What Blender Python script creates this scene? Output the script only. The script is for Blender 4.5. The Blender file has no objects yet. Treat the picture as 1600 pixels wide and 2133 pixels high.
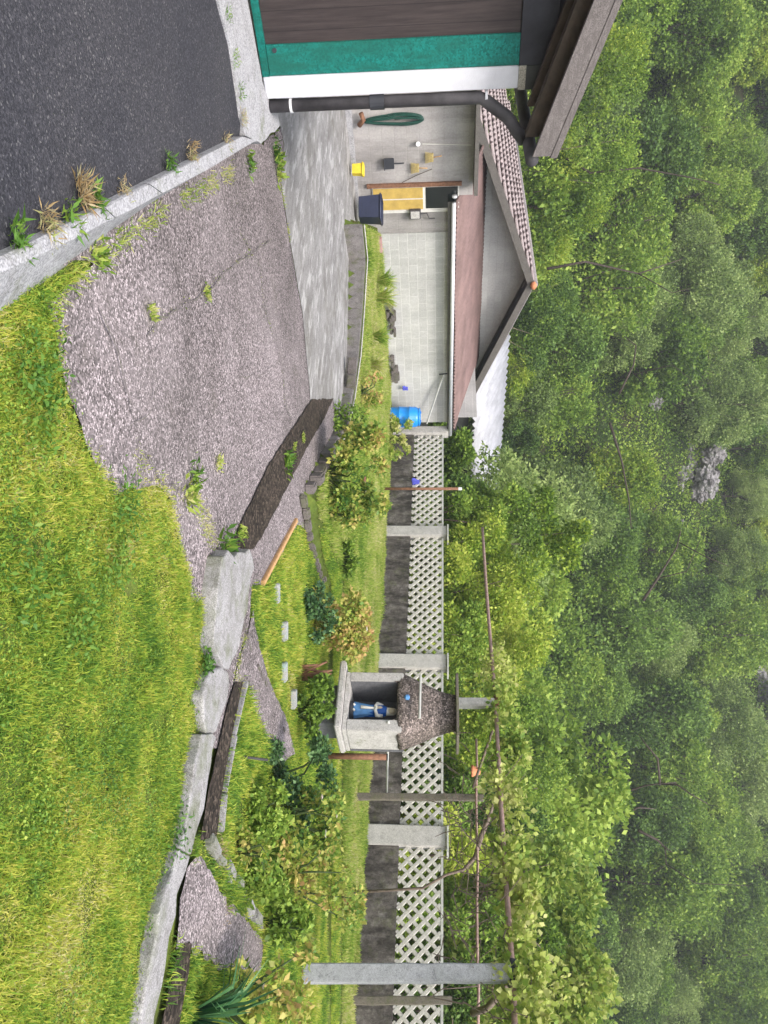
import bpy, bmesh, math, random
import numpy as np
from mathutils import Vector, Matrix, noise
from mathutils.geometry import delaunay_2d_cdt
R = math.radians
scene = bpy.context.scene
# ------------------------------------------------------------------ camera, sky, sun, exposure
F = 1600.0                       # focal length in photo pixels (2133 px along the long side)
TH = math.atan(125/1600)
FWD = Vector((0, math.cos(TH), -math.sin(TH))); UP = Vector((0, math.sin(TH), math.cos(TH))); RT = Vector((1, 0, 0))
cam = bpy.data.cameras.new('camera'); camo = bpy.data.objects.new('camera', cam); scene.collection.objects.link(camo)
cam.sensor_fit = 'VERTICAL'; cam.sensor_height = 36; cam.sensor_width = 27; cam.lens = F/2133*36
cam.clip_start = 0.05; cam.clip_end = 600
m = Matrix.Identity(4)           # the camera lies on its side: image right is the world's up
for i in range(3):
    m[i][0] = UP[i]; m[i][1] = -RT[i]; m[i][2] = -FWD[i]
camo.matrix_world = m
scene.camera = camo
SUN_EL, SUN_AZ = 50, 162         # azimuth from north (+Y), clockwise
w = bpy.data.worlds.new('World'); scene.world = w; w.use_nodes = True
nt = w.node_tree; bg = nt.nodes['Background']
sky = nt.nodes.new('ShaderNodeTexSky'); sky.sky_type = 'NISHITA'; sky.sun_disc = False
sky.sun_elevation = R(SUN_EL); sky.sun_rotation = R(SUN_AZ); sky.dust_density = 3.0; sky.ozone_density = 0.6
hs = nt.nodes.new('ShaderNodeHueSaturation'); hs.inputs['Saturation'].default_value = .55
nt.links.new(sky.outputs[0], hs.inputs['Color']); nt.links.new(hs.outputs[0], bg.inputs[0]); bg.inputs[1].default_value = 0.15
sl = bpy.data.lights.new('sun', 'SUN'); sl.energy = 1.5; sl.angle = R(14); sl.color = (1, .96, .9)
so = bpy.data.objects.new('sun', sl); scene.collection.objects.link(so)
sd = Vector((math.sin(R(SUN_AZ))*math.cos(R(SUN_EL)), math.cos(R(SUN_AZ))*math.cos(R(SUN_EL)), math.sin(R(SUN_EL))))
so.rotation_euler = sd.to_track_quat('Z', 'Y').to_euler(); so.location = (0, 0, 30)
vs = scene.view_settings; vs.view_transform = 'Standard'; vs.look = 'None'; vs.gamma = 1; vs.exposure = 1.1
scene.cycles.max_bounces = 5; scene.cycles.diffuse_bounces = 3; scene.cycles.transparent_max_bounces = 4; scene.cycles.volume_bounces = 0
scene.cycles.use_adaptive_sampling = True; scene.cycles.adaptive_threshold = 0.02

# ------------------------------------------------------------------ geometry of the place
rng = random.Random(7); nr = np.random.default_rng(7)
G = Vector((.66, .7513, 0)).normalized()      # direction the block wall runs (away to the right)
A = Vector((G.y, -G.x, 0))                    # direction the fence runs (towards the right)
W1 = Vector((-2.45, 21.0, 0))                 # far right corner of the block wall
P0 = Vector((-2.18, 21.0, 0)); FSTEP = Vector((2.69, -2.36, 0))
def ray(px, py):
    return FWD + RT*((py-1066.5)/F) + UP*((px-800)/F)
def at_y(px, py, Y):
    d = ray(px, py); return d*(Y/d.y)
def at_z(px, py, z):
    d = ray(px, py); return d*(z/d.z)
def on_plane(px, py, p, n):
    d = ray(px, py); return d*(p.dot(n)/d.dot(n))
def B(t, o, z):                               # frame of the back building: t to the left along the wall, o to the back
    v = W1 - G*t - A*o; return Vector((v.x, v.y, z))
def onwall(px, py, o=0.0):
    p = on_plane(px, py, B(0, o, 0), A); q = p - W1
    return -(q.dot(G)), p.z
def proj(p):
    d = p.dot(FWD)
    return 800+F*p.dot(UP)/d, 1066.5+F*p.dot(RT)/d
def sstep(a, b, x):
    t = min(1, max(0, (x-a)/(b-a))); return t*t*(3-2*t)
def inside(poly, x, y):
    c = False; n = len(poly); j = n-1
    for i in range(n):
        xi, yi = poly[i][0], poly[i][1]; xj, yj = poly[j][0], poly[j][1]
        if (yi > y) != (yj > y) and x < (xj-xi)*(y-yi)/(yj-yi)+xi: c = not c
        j = i
    return c
def inside_np(poly, X, Y):
    c = np.zeros(len(X), bool); n = len(poly); j = n-1
    for i in range(n):
        xi, yi = poly[i][0], poly[i][1]; xj, yj = poly[j][0], poly[j][1]
        if yi != yj:
            c ^= ((yi > Y) != (yj > Y)) & (X < (xj-xi)*(Y-yi)/(yj-yi)+xi)
        j = i
    return c
def g1(x, y):
    s = -x-1.0
    s = 0 if s < -.5 else ((s+.5)**2/2 if s < .5 else s)
    return -1.55 - .055*s + .05*sstep(0, 2, x)
def at_g(px, py, off=0.0):                    # where a photo pixel meets the low ground
    z = -1.55+off
    for _ in range(12):
        p = at_z(px, py, z); z = g1(p.x, p.y)+off
    return at_z(px, py, z)
ZG = -1.42                                    # garden terrace level
EDGE = [(757, 470), (764, 540), (757, 650), (750, 740), (737, 830), (722, 900), (690, 960), (657, 1030), (662, 1080), (672, 1150), (690, 1215)]
edge3 = [at_z(a, b, ZG) for a, b in EDGE]
gpoly = [(B(5.7, 0, 0).x, B(5.7, 0, 0).y)] + [(p.x, p.y) for p in edge3]
for a, b in [(694, 1320), (692, 1600), (690, 2133)]:
    p = at_z(a, b, ZG); gpoly.append((p.x, p.y))
gpoly += [(16, 8), (16, 26), (-2, 26), (B(0, 0, 0).x, B(0, 0, 0).y+.3)]
def g(x, y):
    if inside(gpoly, x, y): return ZG
    return g1(x, y)
def hill(x, y):
    y0 = 40 if x > -14 else 40-min(6, (-14-x)*.4)
    b = -2.2 if y < y0 else -2.2 + (y-y0)*1.05
    if y > y0: b += 2.0*noise.noise(Vector((x*.05, y*.05, 3)))*min(1, (y-y0)/8) + .7*noise.noise(Vector((x*.25, y*.25, 8)))
    return b

# ------------------------------------------------------------------ object helpers
col = scene.collection
def world_loc(o):
    v = Vector((0, 0, 0))
    while o is not None:
        v = v + o.location; o = o.parent
    return v
def tag(o, label=None, cat=None, group=None, kind=None):
    if label: o['label'] = label
    if cat: o['category'] = cat
    if group: o['group'] = group
    if kind: o['kind'] = kind
    return o
def thing(name, label, cat, loc, group=None):
    o = bpy.data.objects.new(name, None); o.empty_display_size = .2; col.objects.link(o); o.location = loc
    return tag(o, label, cat, group)
class MB:
    def __init__(s): s.v = []; s.f = []
    def add(s, vs, fs):
        k = len(s.v); s.v += [tuple(v) for v in vs]; s.f += [tuple(i+k for i in f) for f in fs]; return s
    def obox(s, o, ax, ay, az):               # box from corner o with three edge vectors
        o, ax, ay, az = map(Vector, (o, ax, ay, az))
        p = [o, o+ax, o+ax+ay, o+ay, o+az, o+ax+az, o+ax+ay+az, o+ay+az]
        f = [(0, 3, 2, 1), (4, 5, 6, 7), (0, 1, 5, 4), (1, 2, 6, 5), (2, 3, 7, 6), (3, 0, 4, 7)]
        if ax.cross(ay).dot(az) < 0: f = [tuple(reversed(q)) for q in f]
        return s.add(p, f)
    def cbox(s, c, ax, ay, az, sx, sy, sz):   # box centred at c, unit axes and full sizes
        c = Vector(c); ax = Vector(ax)*sx; ay = Vector(ay)*sy; az = Vector(az)*sz
        return s.obox(c-ax/2-ay/2-az/2, ax, ay, az)
    def tube(s, pts, r, n=8, r2=None):
        pts = [Vector(p) for p in pts]; m_ = len(pts); rings = []
        for i, p in enumerate(pts):
            d = (pts[min(i+1, m_-1)]-pts[max(i-1, 0)]).normalized()
            u = d.orthogonal().normalized() if i == 0 else (u - d*u.dot(d)).normalized()
            v = d.cross(u)
            rr = r[i] if isinstance(r, (list, tuple)) else (r if r2 is None else r+(r2-r)*i/(m_-1))
            rings.append([p+u*(rr*math.cos(2*math.pi*k/n))+v*(rr*math.sin(2*math.pi*k/n)) for k in range(n)])
        vs_ = [v for rg in rings for v in rg]; fs = []
        for i in range(m_-1):
            for k in range(n):
                a = i*n+k; b = i*n+(k+1) % n; fs.append((a, b, b+n, a+n))
        fs.append(tuple(range(n-1, -1, -1))); fs.append(tuple((m_-1)*n+k for k in range(n)))
        return s.add(vs_, fs)
    def lathe(s, c, prof, n=20, sx=1, sy=1, rot=0, fn=None):
        c = Vector(c); vs_ = []
        for r, z in prof:
            for k in range(n):
                a = 2*math.pi*k/n; rr = r*(fn(a, z) if fn else 1)
                x, y = rr*math.cos(a)*sx, rr*math.sin(a)*sy
                vs_.append(c+Vector((x*math.cos(rot)-y*math.sin(rot), x*math.sin(rot)+y*math.cos(rot), z)))
        fs = []
        for i in range(len(prof)-1):
            for k in range(n):
                a = i*n+k; b = i*n+(k+1) % n; fs.append((a, b, b+n, a+n))
        fs.append(tuple(range(n-1, -1, -1))); fs.append(tuple((len(prof)-1)*n+k for k in range(n)))
        return s.add(vs_, fs)
    def prism(s, poly, d):                    # poly: 3-D ring, extruded by vector d
        n = len(poly); d = Vector(d); p = [Vector(q) for q in poly]
        fs = [tuple(range(n-1, -1, -1)), tuple(range(n, 2*n))]
        for i in range(n): fs.append((i, (i+1) % n, n+(i+1) % n, n+i))
        return s.add(p+[q+d for q in p], fs)
def build(name, mb, mat, parent=None, smooth=False, bevel=0, sub=0, fix=True):
    base = world_loc(parent) if parent is not None else Vector((0, 0, 0))
    me = bpy.data.meshes.new(name)
    me.from_pydata([(v[0]-base.x, v[1]-base.y, v[2]-base.z) for v in mb.v], [], mb.f)
    if fix:
        bm = bmesh.new(); bm.from_mesh(me); bmesh.ops.recalc_face_normals(bm, faces=bm.faces)
        if bevel:
            es = [e for e in bm.edges if len(e.link_faces) == 2 and e.calc_face_angle(0) > .6]
            bmesh.ops.bevel(bm, geom=es, offset=bevel, segments=2, affect='EDGES', clamp_overlap=True)
        bm.to_mesh(me); bm.free()
    if smooth: me.polygons.foreach_set('use_smooth', [True]*len(me.polygons))
    me.materials.append(mat)
    o = bpy.data.objects.new(name, me); col.objects.link(o)
    if parent is not None: o.parent = parent
    if sub:
        md = o.modifiers.new('s', 'SUBSURF'); md.levels = sub; md.render_levels = sub
    return o
def np_mesh(name, V, k, mat, parent=None, smooth=False):   # V: (N*k,3) independent k-gons
    me = bpy.data.meshes.new(name); n = len(V)//k
    if parent is not None:
        b = world_loc(parent); V = V - np.array([b.x, b.y, b.z])
    me.vertices.add(len(V)); me.vertices.foreach_set('co', V.astype(np.float32).ravel())
    me.loops.add(len(V)); me.loops.foreach_set('vertex_index', np.arange(len(V), dtype=np.int32))
    me.polygons.add(n); me.polygons.foreach_set('loop_start', np.arange(0, len(V), k, dtype=np.int32))
    me.update(calc_edges=True); me.validate()
    me.materials.append(mat)
    o = bpy.data.objects.new(name, me); col.objects.link(o)
    if parent is not None: o.parent = parent
    return o
def dup(root, loc, rz=0, sc=1, label=None, group=None):
    r = root.copy(); col.objects.link(r); r.location = loc; r.rotation_euler = (0, 0, rz)
    r.scale = (sc, sc, sc) if not isinstance(sc, tuple) else sc
    if label: r['label'] = label
    if group: r['group'] = group
    for ch in list(root.children):
        c = ch.copy(); col.objects.link(c); c.parent = r
        for gch in list(ch.children):
            d = gch.copy(); col.objects.link(d); d.parent = c
    return r

# ------------------------------------------------------------------ materials
class NM:
    def __init__(s, name, rough=.8, spec=.3):
        s.m = bpy.data.materials.new(name); s.m.use_nodes = True; s.t = s.m.node_tree
        s.b = s.t.nodes['Principled BSDF']; s.b.inputs['Roughness'].default_value = rough
        s.b.inputs['Specular IOR Level'].default_value = spec
        s.pos = s.t.nodes.new('ShaderNodeNewGeometry').outputs['Position']
    def n(s, t, **kw):
        x = s.t.nodes.new(t)
        for k, v in kw.items():
            if k in x.inputs: x.inputs[k].default_value = v
            else: setattr(x, k, v)
        return x
    def l(s, a, b): s.t.links.new(a, b)
    def scaled(s, sc, vec=None):
        mp = s.n('ShaderNodeMapping'); s.l(vec if vec is not None else s.pos, mp.inputs[0]); mp.inputs['Scale'].default_value = sc; return mp.outputs[0]
    def noise(s, scale, detail=5, rough=.6, vec=None, dist=0):
        x = s.n('ShaderNodeTexNoise', Scale=scale, Detail=detail, Roughness=rough, Distortion=dist); s.l(vec if vec is not None else s.pos, x.inputs['Vector']); return x.outputs['Fac']
    def ramp(s, fac, stops):
        x = s.n('ShaderNodeValToRGB'); e = x.color_ramp.elements
        while len(e) < len(stops): e.new(.5)
        for i, (p, c) in enumerate(stops):
            e[i].position = p; e[i].color = (*c, 1) if len(c) == 3 else c
        s.l(fac, x.inputs[0]); return x.outputs[0]
    def mix(s, fac, a, b, mode='MIX'):
        x = s.n('ShaderNodeMix', data_type='RGBA', blend_type=mode)
        for sock, v in ((x.inputs[0], fac), (x.inputs[6], a), (x.inputs[7], b)):
            if isinstance(v, (int, float)): sock.default_value = v
            elif isinstance(v, tuple): sock.default_value = (*v, 1)
            else: s.l(v, sock)
        return x.outputs[2]
    def math(s, op, a, b=0.0, clamp=False):
        x = s.n('ShaderNodeMath', operation=op, use_clamp=clamp)
        for i, v in enumerate((a, b)):
            if isinstance(v, (int, float)): x.inputs[i].default_value = v
            else: s.l(v, x.inputs[i])
        return x.outputs[0]
    def bump(s, h, strength=.3, dist=.01):
        x = s.n('ShaderNodeBump', Strength=strength, Distance=dist); s.l(h, x.inputs['Height']); s.l(x.outputs[0], s.b.inputs['Normal']); return s
    def out(s, c):
        if isinstance(c, tuple): s.b.inputs['Base Color'].default_value = (*c, 1)
        else: s.l(c, s.b.inputs['Base Color'])
        return s.m
    def wallcoord(s, d):                      # (distance along d, height, 0)
        x = s.n('ShaderNodeVectorMath', operation='DOT_PRODUCT'); s.l(s.pos, x.inputs[0]); x.inputs[1].default_value = tuple(d)
        sp = s.n('ShaderNodeSeparateXYZ'); s.l(s.pos, sp.inputs[0])
        cb = s.n('ShaderNodeCombineXYZ'); s.l(x.outputs['Value'], cb.inputs[0]); s.l(sp.outputs[2], cb.inputs[1]); return cb.outputs[0]
def simple(name, c, rough=.6, var=.25, scale=8, bump=.15, bscale=40, metal=0, spec=.3):
    k = NM(name, rough, spec); a = tuple(x*(1-var) for x in c); b = tuple(min(1, x*(1+var)) for x in c)
    col_ = k.ramp(k.noise(scale, 6, .65), [(.3, a), (.7, b)])
    k.b.inputs['Metallic'].default_value = metal
    if bump: k.bump(k.noise(bscale, 4), bump, .01)
    return k.out(col_)
def leafmat(name, cols, rough=.55, patch=1.5, trans=.35, dark=.55):
    """leaf colour: random per leaf, drifting in patches; light shines through the blade"""
    k = NM(name, rough, .25)
    gi = k.n('ShaderNodeNewGeometry').outputs['Random Per Island']
    oi = k.n('ShaderNodeObjectInfo').outputs['Random']
    f = k.math('ADD', k.math('MULTIPLY', gi, .55), k.math('MULTIPLY', k.math('SUBTRACT', k.math('ADD', k.math('MULTIPLY', k.noise(patch, 4), .6), k.math('MULTIPLY', k.noise(patch*.27, 2), .4)), .36), 1.9))
    f = k.math('ADD', f, k.math('MULTIPLY', k.math('SUBTRACT', oi, .5), .3), True)
    n_ = len(cols); c = k.ramp(f, [(i/(n_-1)*.8+.1, q) for i, q in enumerate(cols)])
    k.l(c, k.b.inputs['Base Color'])
    tr = k.n('ShaderNodeBsdfTranslucent'); k.l(c, tr.inputs[0])
    mx = k.n('ShaderNodeMixShader'); mx.inputs[0].default_value = trans
    k.l(k.b.outputs[0], mx.inputs[1]); k.l(tr.outputs[0], mx.inputs[2])
    k.l(mx.outputs[0], k.t.nodes['Material Output'].inputs[0]); return k.m

def aggregate(name, tint=(1, 1, 1), dark=1.0, cell=86):
    k = NM(name, .9, .2)
    v = k.n('ShaderNodeTexVoronoi', Scale=cell, Randomness=1.0); k.l(k.pos, v.inputs['Vector'])
    sp = k.n('ShaderNodeSeparateXYZ'); k.l(v.outputs['Color'], sp.inputs[0])
    T = lambda c: tuple(a*b*dark for a, b in zip(c, tint))
    st = k.ramp(sp.outputs[0], [(0, T((.035, .03, .03))), (.25, T((.11, .098, .098))), (.5, T((.26, .23, .232))), (.78, T((.42, .375, .38))), (1, T((.74, .67, .68)))])
    ed = k.n('ShaderNodeTexVoronoi', Scale=cell, feature='DISTANCE_TO_EDGE'); k.l(k.pos, ed.inputs['Vector'])
    st = k.mix(k.math('LESS_THAN', ed.outputs['Distance'], .07), st, T((.15, .14, .135)))
    st = k.mix(k.ramp(k.noise(.9, 6, .7), [(.45, (0, 0, 0)), (.7, (.35, .35, .35))]), st, T((.4, .37, .37)))
    c = k.mix(1.0, st, k.ramp(k.noise(.55, 5, .6, dist=.6), [(.3, (.55, .54, .52)), (.7, (1.2, 1.17, 1.17))]), 'MULTIPLY')
    c = k.mix(k.ramp(k.noise(2.2, 6, .7), [(.58, (0, 0, 0)), (.75, (.35, .35, .35))]), c, (.09, .08, .06))
    k.bump(ed.outputs['Distance'], .5, .004); return k.out(c)
M = {}
M['agg'] = aggregate('aggregate_paving', (.98, .95, .97), .9)
M['agg_dark'] = aggregate('dark_aggregate', (.9, .78, .62), .2, 40)
k = NM('asphalt', .85, .3)
sp_ = k.n('ShaderNodeTexVoronoi', Scale=130); k.l(k.pos, sp_.inputs['Vector'])
sx_ = k.n('ShaderNodeSeparateXYZ'); k.l(sp_.outputs['Color'], sx_.inputs[0])
c = k.ramp(sx_.outputs[0], [(0, (.02, .021, .026)), (.7, (.042, .042, .05)), (.95, (.06, .06, .07)), (1, (.13, .13, .135))])
c = k.mix(1.0, c, k.ramp(k.noise(1.1, 5, .6), [(.3, (.8, .8, .85)), (.7, (1.25, 1.2, 1.15))]), 'MULTIPLY')
k.bump(sp_.outputs['Distance'], .6, .004); M['asphalt'] = k.out(c)
def concrete(name, base=(.42, .41, .42), dark=(.2, .19, .18), moss=0.0, scale=1, streak=None, rough=.9, top=None):
    k = NM(name, rough, .2)
    c = k.ramp(k.noise(3*scale, 8, .7), [(.28, dark), (.5, base), (.8, top or tuple(min(1, x*1.3) for x in base))])
    sp = k.n('ShaderNodeTexVoronoi', Scale=90*scale); k.l(k.pos, sp.inputs['Vector'])
    sx = k.n('ShaderNodeSeparateXYZ'); k.l(sp.outputs['Color'], sx.inputs[0])
    c = k.mix(.55, c, k.ramp(sx.outputs[0], [(0, tuple(x*.35 for x in base)), (.5, base), (1, tuple(min(1, x*1.6) for x in base))]))
    cr = k.n('ShaderNodeTexVoronoi', Scale=2.1*scale, feature='DISTANCE_TO_EDGE'); wv_ = k.n('ShaderNodeVectorMath', operation='ADD'); nz_ = k.n('ShaderNodeTexNoise', Scale=4.0); k.l(k.pos, nz_.inputs['Vector']); k.l(k.pos, wv_.inputs[0]); k.l(nz_.outputs['Color'], wv_.inputs[1]); k.l(wv_.outputs[0], cr.inputs['Vector'])
    c = k.mix(k.math('MULTIPLY', k.math('LESS_THAN', cr.outputs['Distance'], .004*scale), .35), c, tuple(x*.4 for x in dark))
    c = k.mix(k.ramp(k.noise(7*scale, 8, .75), [(.52, (0, 0, 0)), (.72, (.75, .75, .75))]), c, dark)
    if moss: c = k.mix(k.ramp(k.noise(1.7*scale, 6, .7), [(.6-moss*.25, (0, 0, 0)), (.75, (.8, .8, .8))]), c, (.10, .12, .035))
    if streak is not None:
        sv = k.scaled(streak)
        c = k.mix(k.ramp(k.noise(1.0, 6, .7, vec=sv), [(.42, (0, 0, 0)), (.62, (.85, .85, .85))]), c, dark)
        sv2 = k.scaled(tuple(x*1.9 for x in streak))
        c = k.mix(k.ramp(k.noise(1.0, 5, .6, vec=sv2), [(.58, (0, 0, 0)), (.72, (.6, .6, .6))]), c, tuple(min(1, x*1.5) for x in base))
    k.bump(k.noise(45*scale, 6, .7), .35, .006); return k.out(c)
M['kerb'] = concrete('kerb_concrete', (.36, .355, .37), (.19, .18, .17), .15, 1.6, top=(.5, .49, .5))
M['curb'] = concrete('weathered_curb_concrete', (.31, .3, .3), (.1, .09, .078), .5, 2.2, top=(.46, .455, .46))
M['fencewall'] = concrete('old_mossy_concrete', (.13, .115, .105), (.022, .019, .017), .3, 2.6, streak=(5, 5, 2), top=(.55, .52, .5))
M['edgewall'] = concrete('old_edge_concrete', (.2, .185, .18), (.06, .053, .048), .45, 2.5, top=(.42, .39, .38))
M['pillar'] = concrete('pillar_concrete', (.46, .44, .42), (.26, .245, .23), 0, 2, top=(.62, .6, .58))
M['post'] = concrete('post_concrete', (.42, .42, .44), (.17, .17, .17), 0, 4, top=(.6, .6, .63))
M['oldpost'] = concrete('old_post_concrete', (.17, .15, .125), (.07, .06, .05), .4, 3)
M['shrine'] = concrete('shrine_render', (.47, .45, .43), (.2, .19, .17), .1, 3, top=(.6, .58, .56))
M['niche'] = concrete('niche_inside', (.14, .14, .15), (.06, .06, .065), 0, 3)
M['pebble'] = aggregate('pebbledash', (1, .93, .85), .75, 60)
# worn concrete of the lane with long tyre-wear streaks running along it
k = NM('lane_concrete', .85, .2)
d_ = k.n('ShaderNodeVectorMath', operation='DOT_PRODUCT'); k.l(k.pos, d_.inputs[0]); d_.inputs[1].default_value = (-.74, .67, 0)
d2 = k.n('ShaderNodeVectorMath', operation='DOT_PRODUCT'); k.l(k.pos, d2.inputs[0]); d2.inputs[1].default_value = (.67, .74, 0)
cb = k.n('ShaderNodeCombineXYZ'); k.l(d_.outputs['Value'], cb.inputs[0]); k.l(d2.outputs['Value'], cb.inputs[1])
sv = k.scaled((.5, 1.5, 1), cb.outputs[0]); sv2 = k.scaled((1.6, 6, 1), cb.outputs[0])
c = k.ramp(k.noise(1.2, 7, .7, vec=sv), [(.32, (.1, .093, .086)), (.5, (.21, .203, .197)), (.64, (.37, .36, .35))])
c = k.mix(k.ramp(k.noise(1.0, 6, .7, vec=sv2), [(.52, (0, 0, 0)), (.6, (.8, .8, .8))]), c, (.52, .51, .5))
c = k.mix(k.ramp(k.noise(1.3, 6, .7, vec=sv2), [(.52, (0, 0, 0)), (.62, (.8, .8, .8))]), c, (.09, .083, .078))
c = k.mix(.35, c, k.ramp(k.noise(60, 4, .8), [(.35, (.1, .095, .09)), (.65, (.48, .46, .46))]))
c = k.mix(k.ramp(k.noise(.8, 7, .75), [(.5, (0, 0, 0)), (.68, (.8, .8, .8))]), c, (.13, .12, .1)); k.bump(k.noise(40, 5), .25, .006); M['lane'] = k.out(c)
# concrete block walls
def blocks(name, c1, c2, mortar, stain=0.0, bw=.4, bh=.2, d=G):
    k = NM(name, .9, .15); wc = k.wallcoord(d)
    br = k.n('ShaderNodeTexBrick', Scale=1.0); k.l(wc, br.inputs['Vector'])
    br.inputs['Color1'].default_value = (*c1, 1); br.inputs['Color2'].default_value = (*c2, 1); br.inputs['Mortar'].default_value = (*mortar, 1)
    br.inputs['Mortar Size'].default_value = .011; br.inputs['Brick Width'].default_value = bw; br.inputs['Row Height'].default_value = bh
    br.inputs['Mortar Smooth'].default_value = .3; br.inputs['Bias'].default_value = -.2
    c = k.mix(.45, br.outputs['Color'], k.ramp(k.noise(30, 6, .8), [(.3, tuple(x*.6 for x in c1)), (.7, tuple(min(1, x*1.2) for x in c2))]))
    c = k.mix(1.0, c, k.ramp(k.noise(1.2, 6, .65), [(.3, (.85, .84, .83)), (.7, (1.08, 1.07, 1.05))]), 'MULTIPLY')
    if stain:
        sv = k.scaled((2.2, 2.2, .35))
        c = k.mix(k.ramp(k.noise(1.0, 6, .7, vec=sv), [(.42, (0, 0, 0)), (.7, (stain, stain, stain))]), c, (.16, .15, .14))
    k.bump(k.math('ADD', k.math('MULTIPLY', br.outputs['Fac'], -1.0), k.math('MULTIPLY', k.noise(60, 4), .4)), .5, .006); return k.out(c)
M['block'] = blocks('pale_block', (.46, .46, .455), (.57, .57, .56), (.64, .64, .63), .3)
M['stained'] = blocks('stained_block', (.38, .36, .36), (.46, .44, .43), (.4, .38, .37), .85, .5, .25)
M['gable'] = blocks('gable_block', (.34, .34, .34), (.42, .42, .415), (.33, .33, .33), .2)
M['board'] = simple('dark_boards', (.085, .065, .06), .7, .3, 3)
k = NM('brown_plank_door', .6, .3)
wc = k.wallcoord(G); wv = k.n('ShaderNodeTexWave', Scale=2.2, Distortion=.0, wave_profile='SAW'); k.l(wc, wv.inputs['Vector'])
grain = k.noise(1.0, 7, .7, vec=k.scaled((30, 30, 2.0)))
c = k.ramp(grain, [(.3, (.024, .018, .018)), (.7, (.06, .046, .044))])
c = k.mix(k.ramp(wv.outputs['Fac'], [(.0, (1, 1, 1)), (.05, (0, 0, 0))]), c, (.008, .007, .008)); k.bump(grain, .3, .004)
M['plank'] = k.out(c)
M['teal'] = concrete('teal_paint', (.008, .155, .13), (.012, .105, .08), 0, .8, streak=(5, 5, 1.2), rough=.5, top=(.009, .2, .175))
M['white'] = simple('white_render', (.6, .6, .635), .8, .1, 5, .4, 120)
M['beige'] = concrete('dull_render', (.35, .33, .28), (.2, .19, .17), 0, 2)
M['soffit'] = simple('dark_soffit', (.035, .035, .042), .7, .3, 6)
M['beam'] = simple('brown_beam', (.075, .056, .042), .7, .3, 10)
M['fascia'] = concrete('grey_fascia', (.18, .16, .155), (.13, .115, .11), 0, 2, streak=(6, 6, 30))
M['pipe'] = simple('grey_plastic_pipe', (.075, .07, .075), .55, .35, 6, .2)
M['ring'] = simple('pale_metal_bracket', (.7, .7, .72), .35, .1, 10, 0)
M['zinc'] = simple('pale_gutter', (.66, .67, .7), .35, .1, 5, 0, metal=.3)
M['pink'] = simple('faded_red_roof_sheet', (.19, .125, .115), .75, .35, 1.5, .2, 60)
M['fibro'] = concrete('fibre_cement_sheet', (.25, .225, .225), (.09, .08, .078), 0, 1.2, top=(.4, .36, .36))
M['tile'] = concrete('roof_tile', (.34, .28, .275), (.12, .095, .09), 0, 2.5, top=(.48, .42, .41))
M['metal'] = simple('galvanised_sheet', (.4, .4, .425), .6, .25, 1.2, .05, 30, .1)
M['verge'] = concrete('verge_board', (.13, .12, .11), (.06, .055, .05), 0, 3)
M['shadewall'] = simple('shaded_wall', (.05, .052, .05), .8, .3)  # wall tone with the shade under the roofs painted in
M['yellowdoor'] = simple('yellow_door_paint', (.48, .33, .09), .6, .2, 6)
M['glass'] = simple('dark_window_glass', (.012, .016, .016), .1, .1, 2, 0, spec=.6)
M['frame'] = simple('white_frame', (.62, .6, .56), .6, .1)
M['rust'] = simple('rusty_steel', (.2, .1, .06), .75, .45, 25, .4, 120)
M['rustpale'] = simple('faded_rusty_pipe', (.36, .24, .21), .65, .35, 20, .3, 120)
M['blue'] = simple('blue_plastic', (.012, .24, .72), .35, .08, 5, 0, spec=.5)
M['navy'] = simple('navy_plastic', (.03, .036, .07), .45, .2, 5, 0, spec=.4)
M['yellow'] = simple('yellow_plastic', (.72, .55, .05), .5, .15, 5, 0)
M['hose'] = simple('green_hose', (.012, .06, .045), .45, .3, 10, 0, spec=.4)
M['straw'] = simple('straw_bristle', (.42, .33, .14), .9, .3, 40)
M['black'] = simple('dark_plastic', (.04, .042, .05), .5, .2, 5, 0)
M['rag'] = simple('blue_cloth', (.09, .1, .5), .9, .25, 20)
M['lattice'] = concrete('lattice_concrete', (.5, .48, .44), (.26, .25, .2), 0, 4, top=(.62, .6, .56))
M['rail'] = simple('white_rail', (.45, .45, .42), .7, .15, 6)
M['terracotta'] = simple('terracotta', (.55, .22, .11), .8, .15, 10)
M['brick'] = simple('red_block', (.42, .26, .25), .9, .15, 10)
M['stone'] = concrete('dark_stone_block', (.16, .14, .135), (.06, .052, .045), .5, 3)
M['palestone'] = concrete('pale_stepping_stone', (.34, .33, .32), (.2, .39, .38), 0, 3)
M['plankwood'] = simple('orange_timber', (.5, .3, .14), .7, .25, 20)
M['bark'] = simple('bark', (.07, .055, .045), .95, .35, 12, .6, 30)
M['twig'] = simple('dry_twig', (.17, .13, .105), .95, .4, 14, .3, 30)
M['stem'] = simple('green_stem', (.06, .09, .03), .7, .3, 20)
M['sblue'] = simple('pale_blue_glaze', (.12, .3, .6), .4, .2, 12, 0)
M['sdblue'] = simple('deep_blue_glaze', (.012, .1, .4), .4, .2, 12, 0)
M['swhite'] = simple('white_glaze', (.75, .73, .66), .4, .1, 12, 0)
M['sface'] = simple('face_glaze', (.58, .5, .38), .5, .1, 20, 0)
k = NM('rock_face', .95, .2)
c = k.ramp(k.noise(.9, 9, .75), [(.38, (.05, .046, .04)), (.5, (.26, .245, .25)), (.68, (.56, .53, .54))])
c = k.mix(k.ramp(k.noise(1.8, 6, .7), [(.55, (0, 0, 0)), (.68, (.9, .9, .9))]), c, (.05, .07, .025)); k.bump(k.noise(3, 8, .75), 1.0, .2)
M['rock'] = k.out(c)
k = NM('lawn_soil', .95, .1)
c = k.ramp(k.noise(2.0, 6, .7), [(.3, (.045, .05, .015)), (.5, (.09, .13, .025)), (.7, (.16, .2, .035))])
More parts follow.
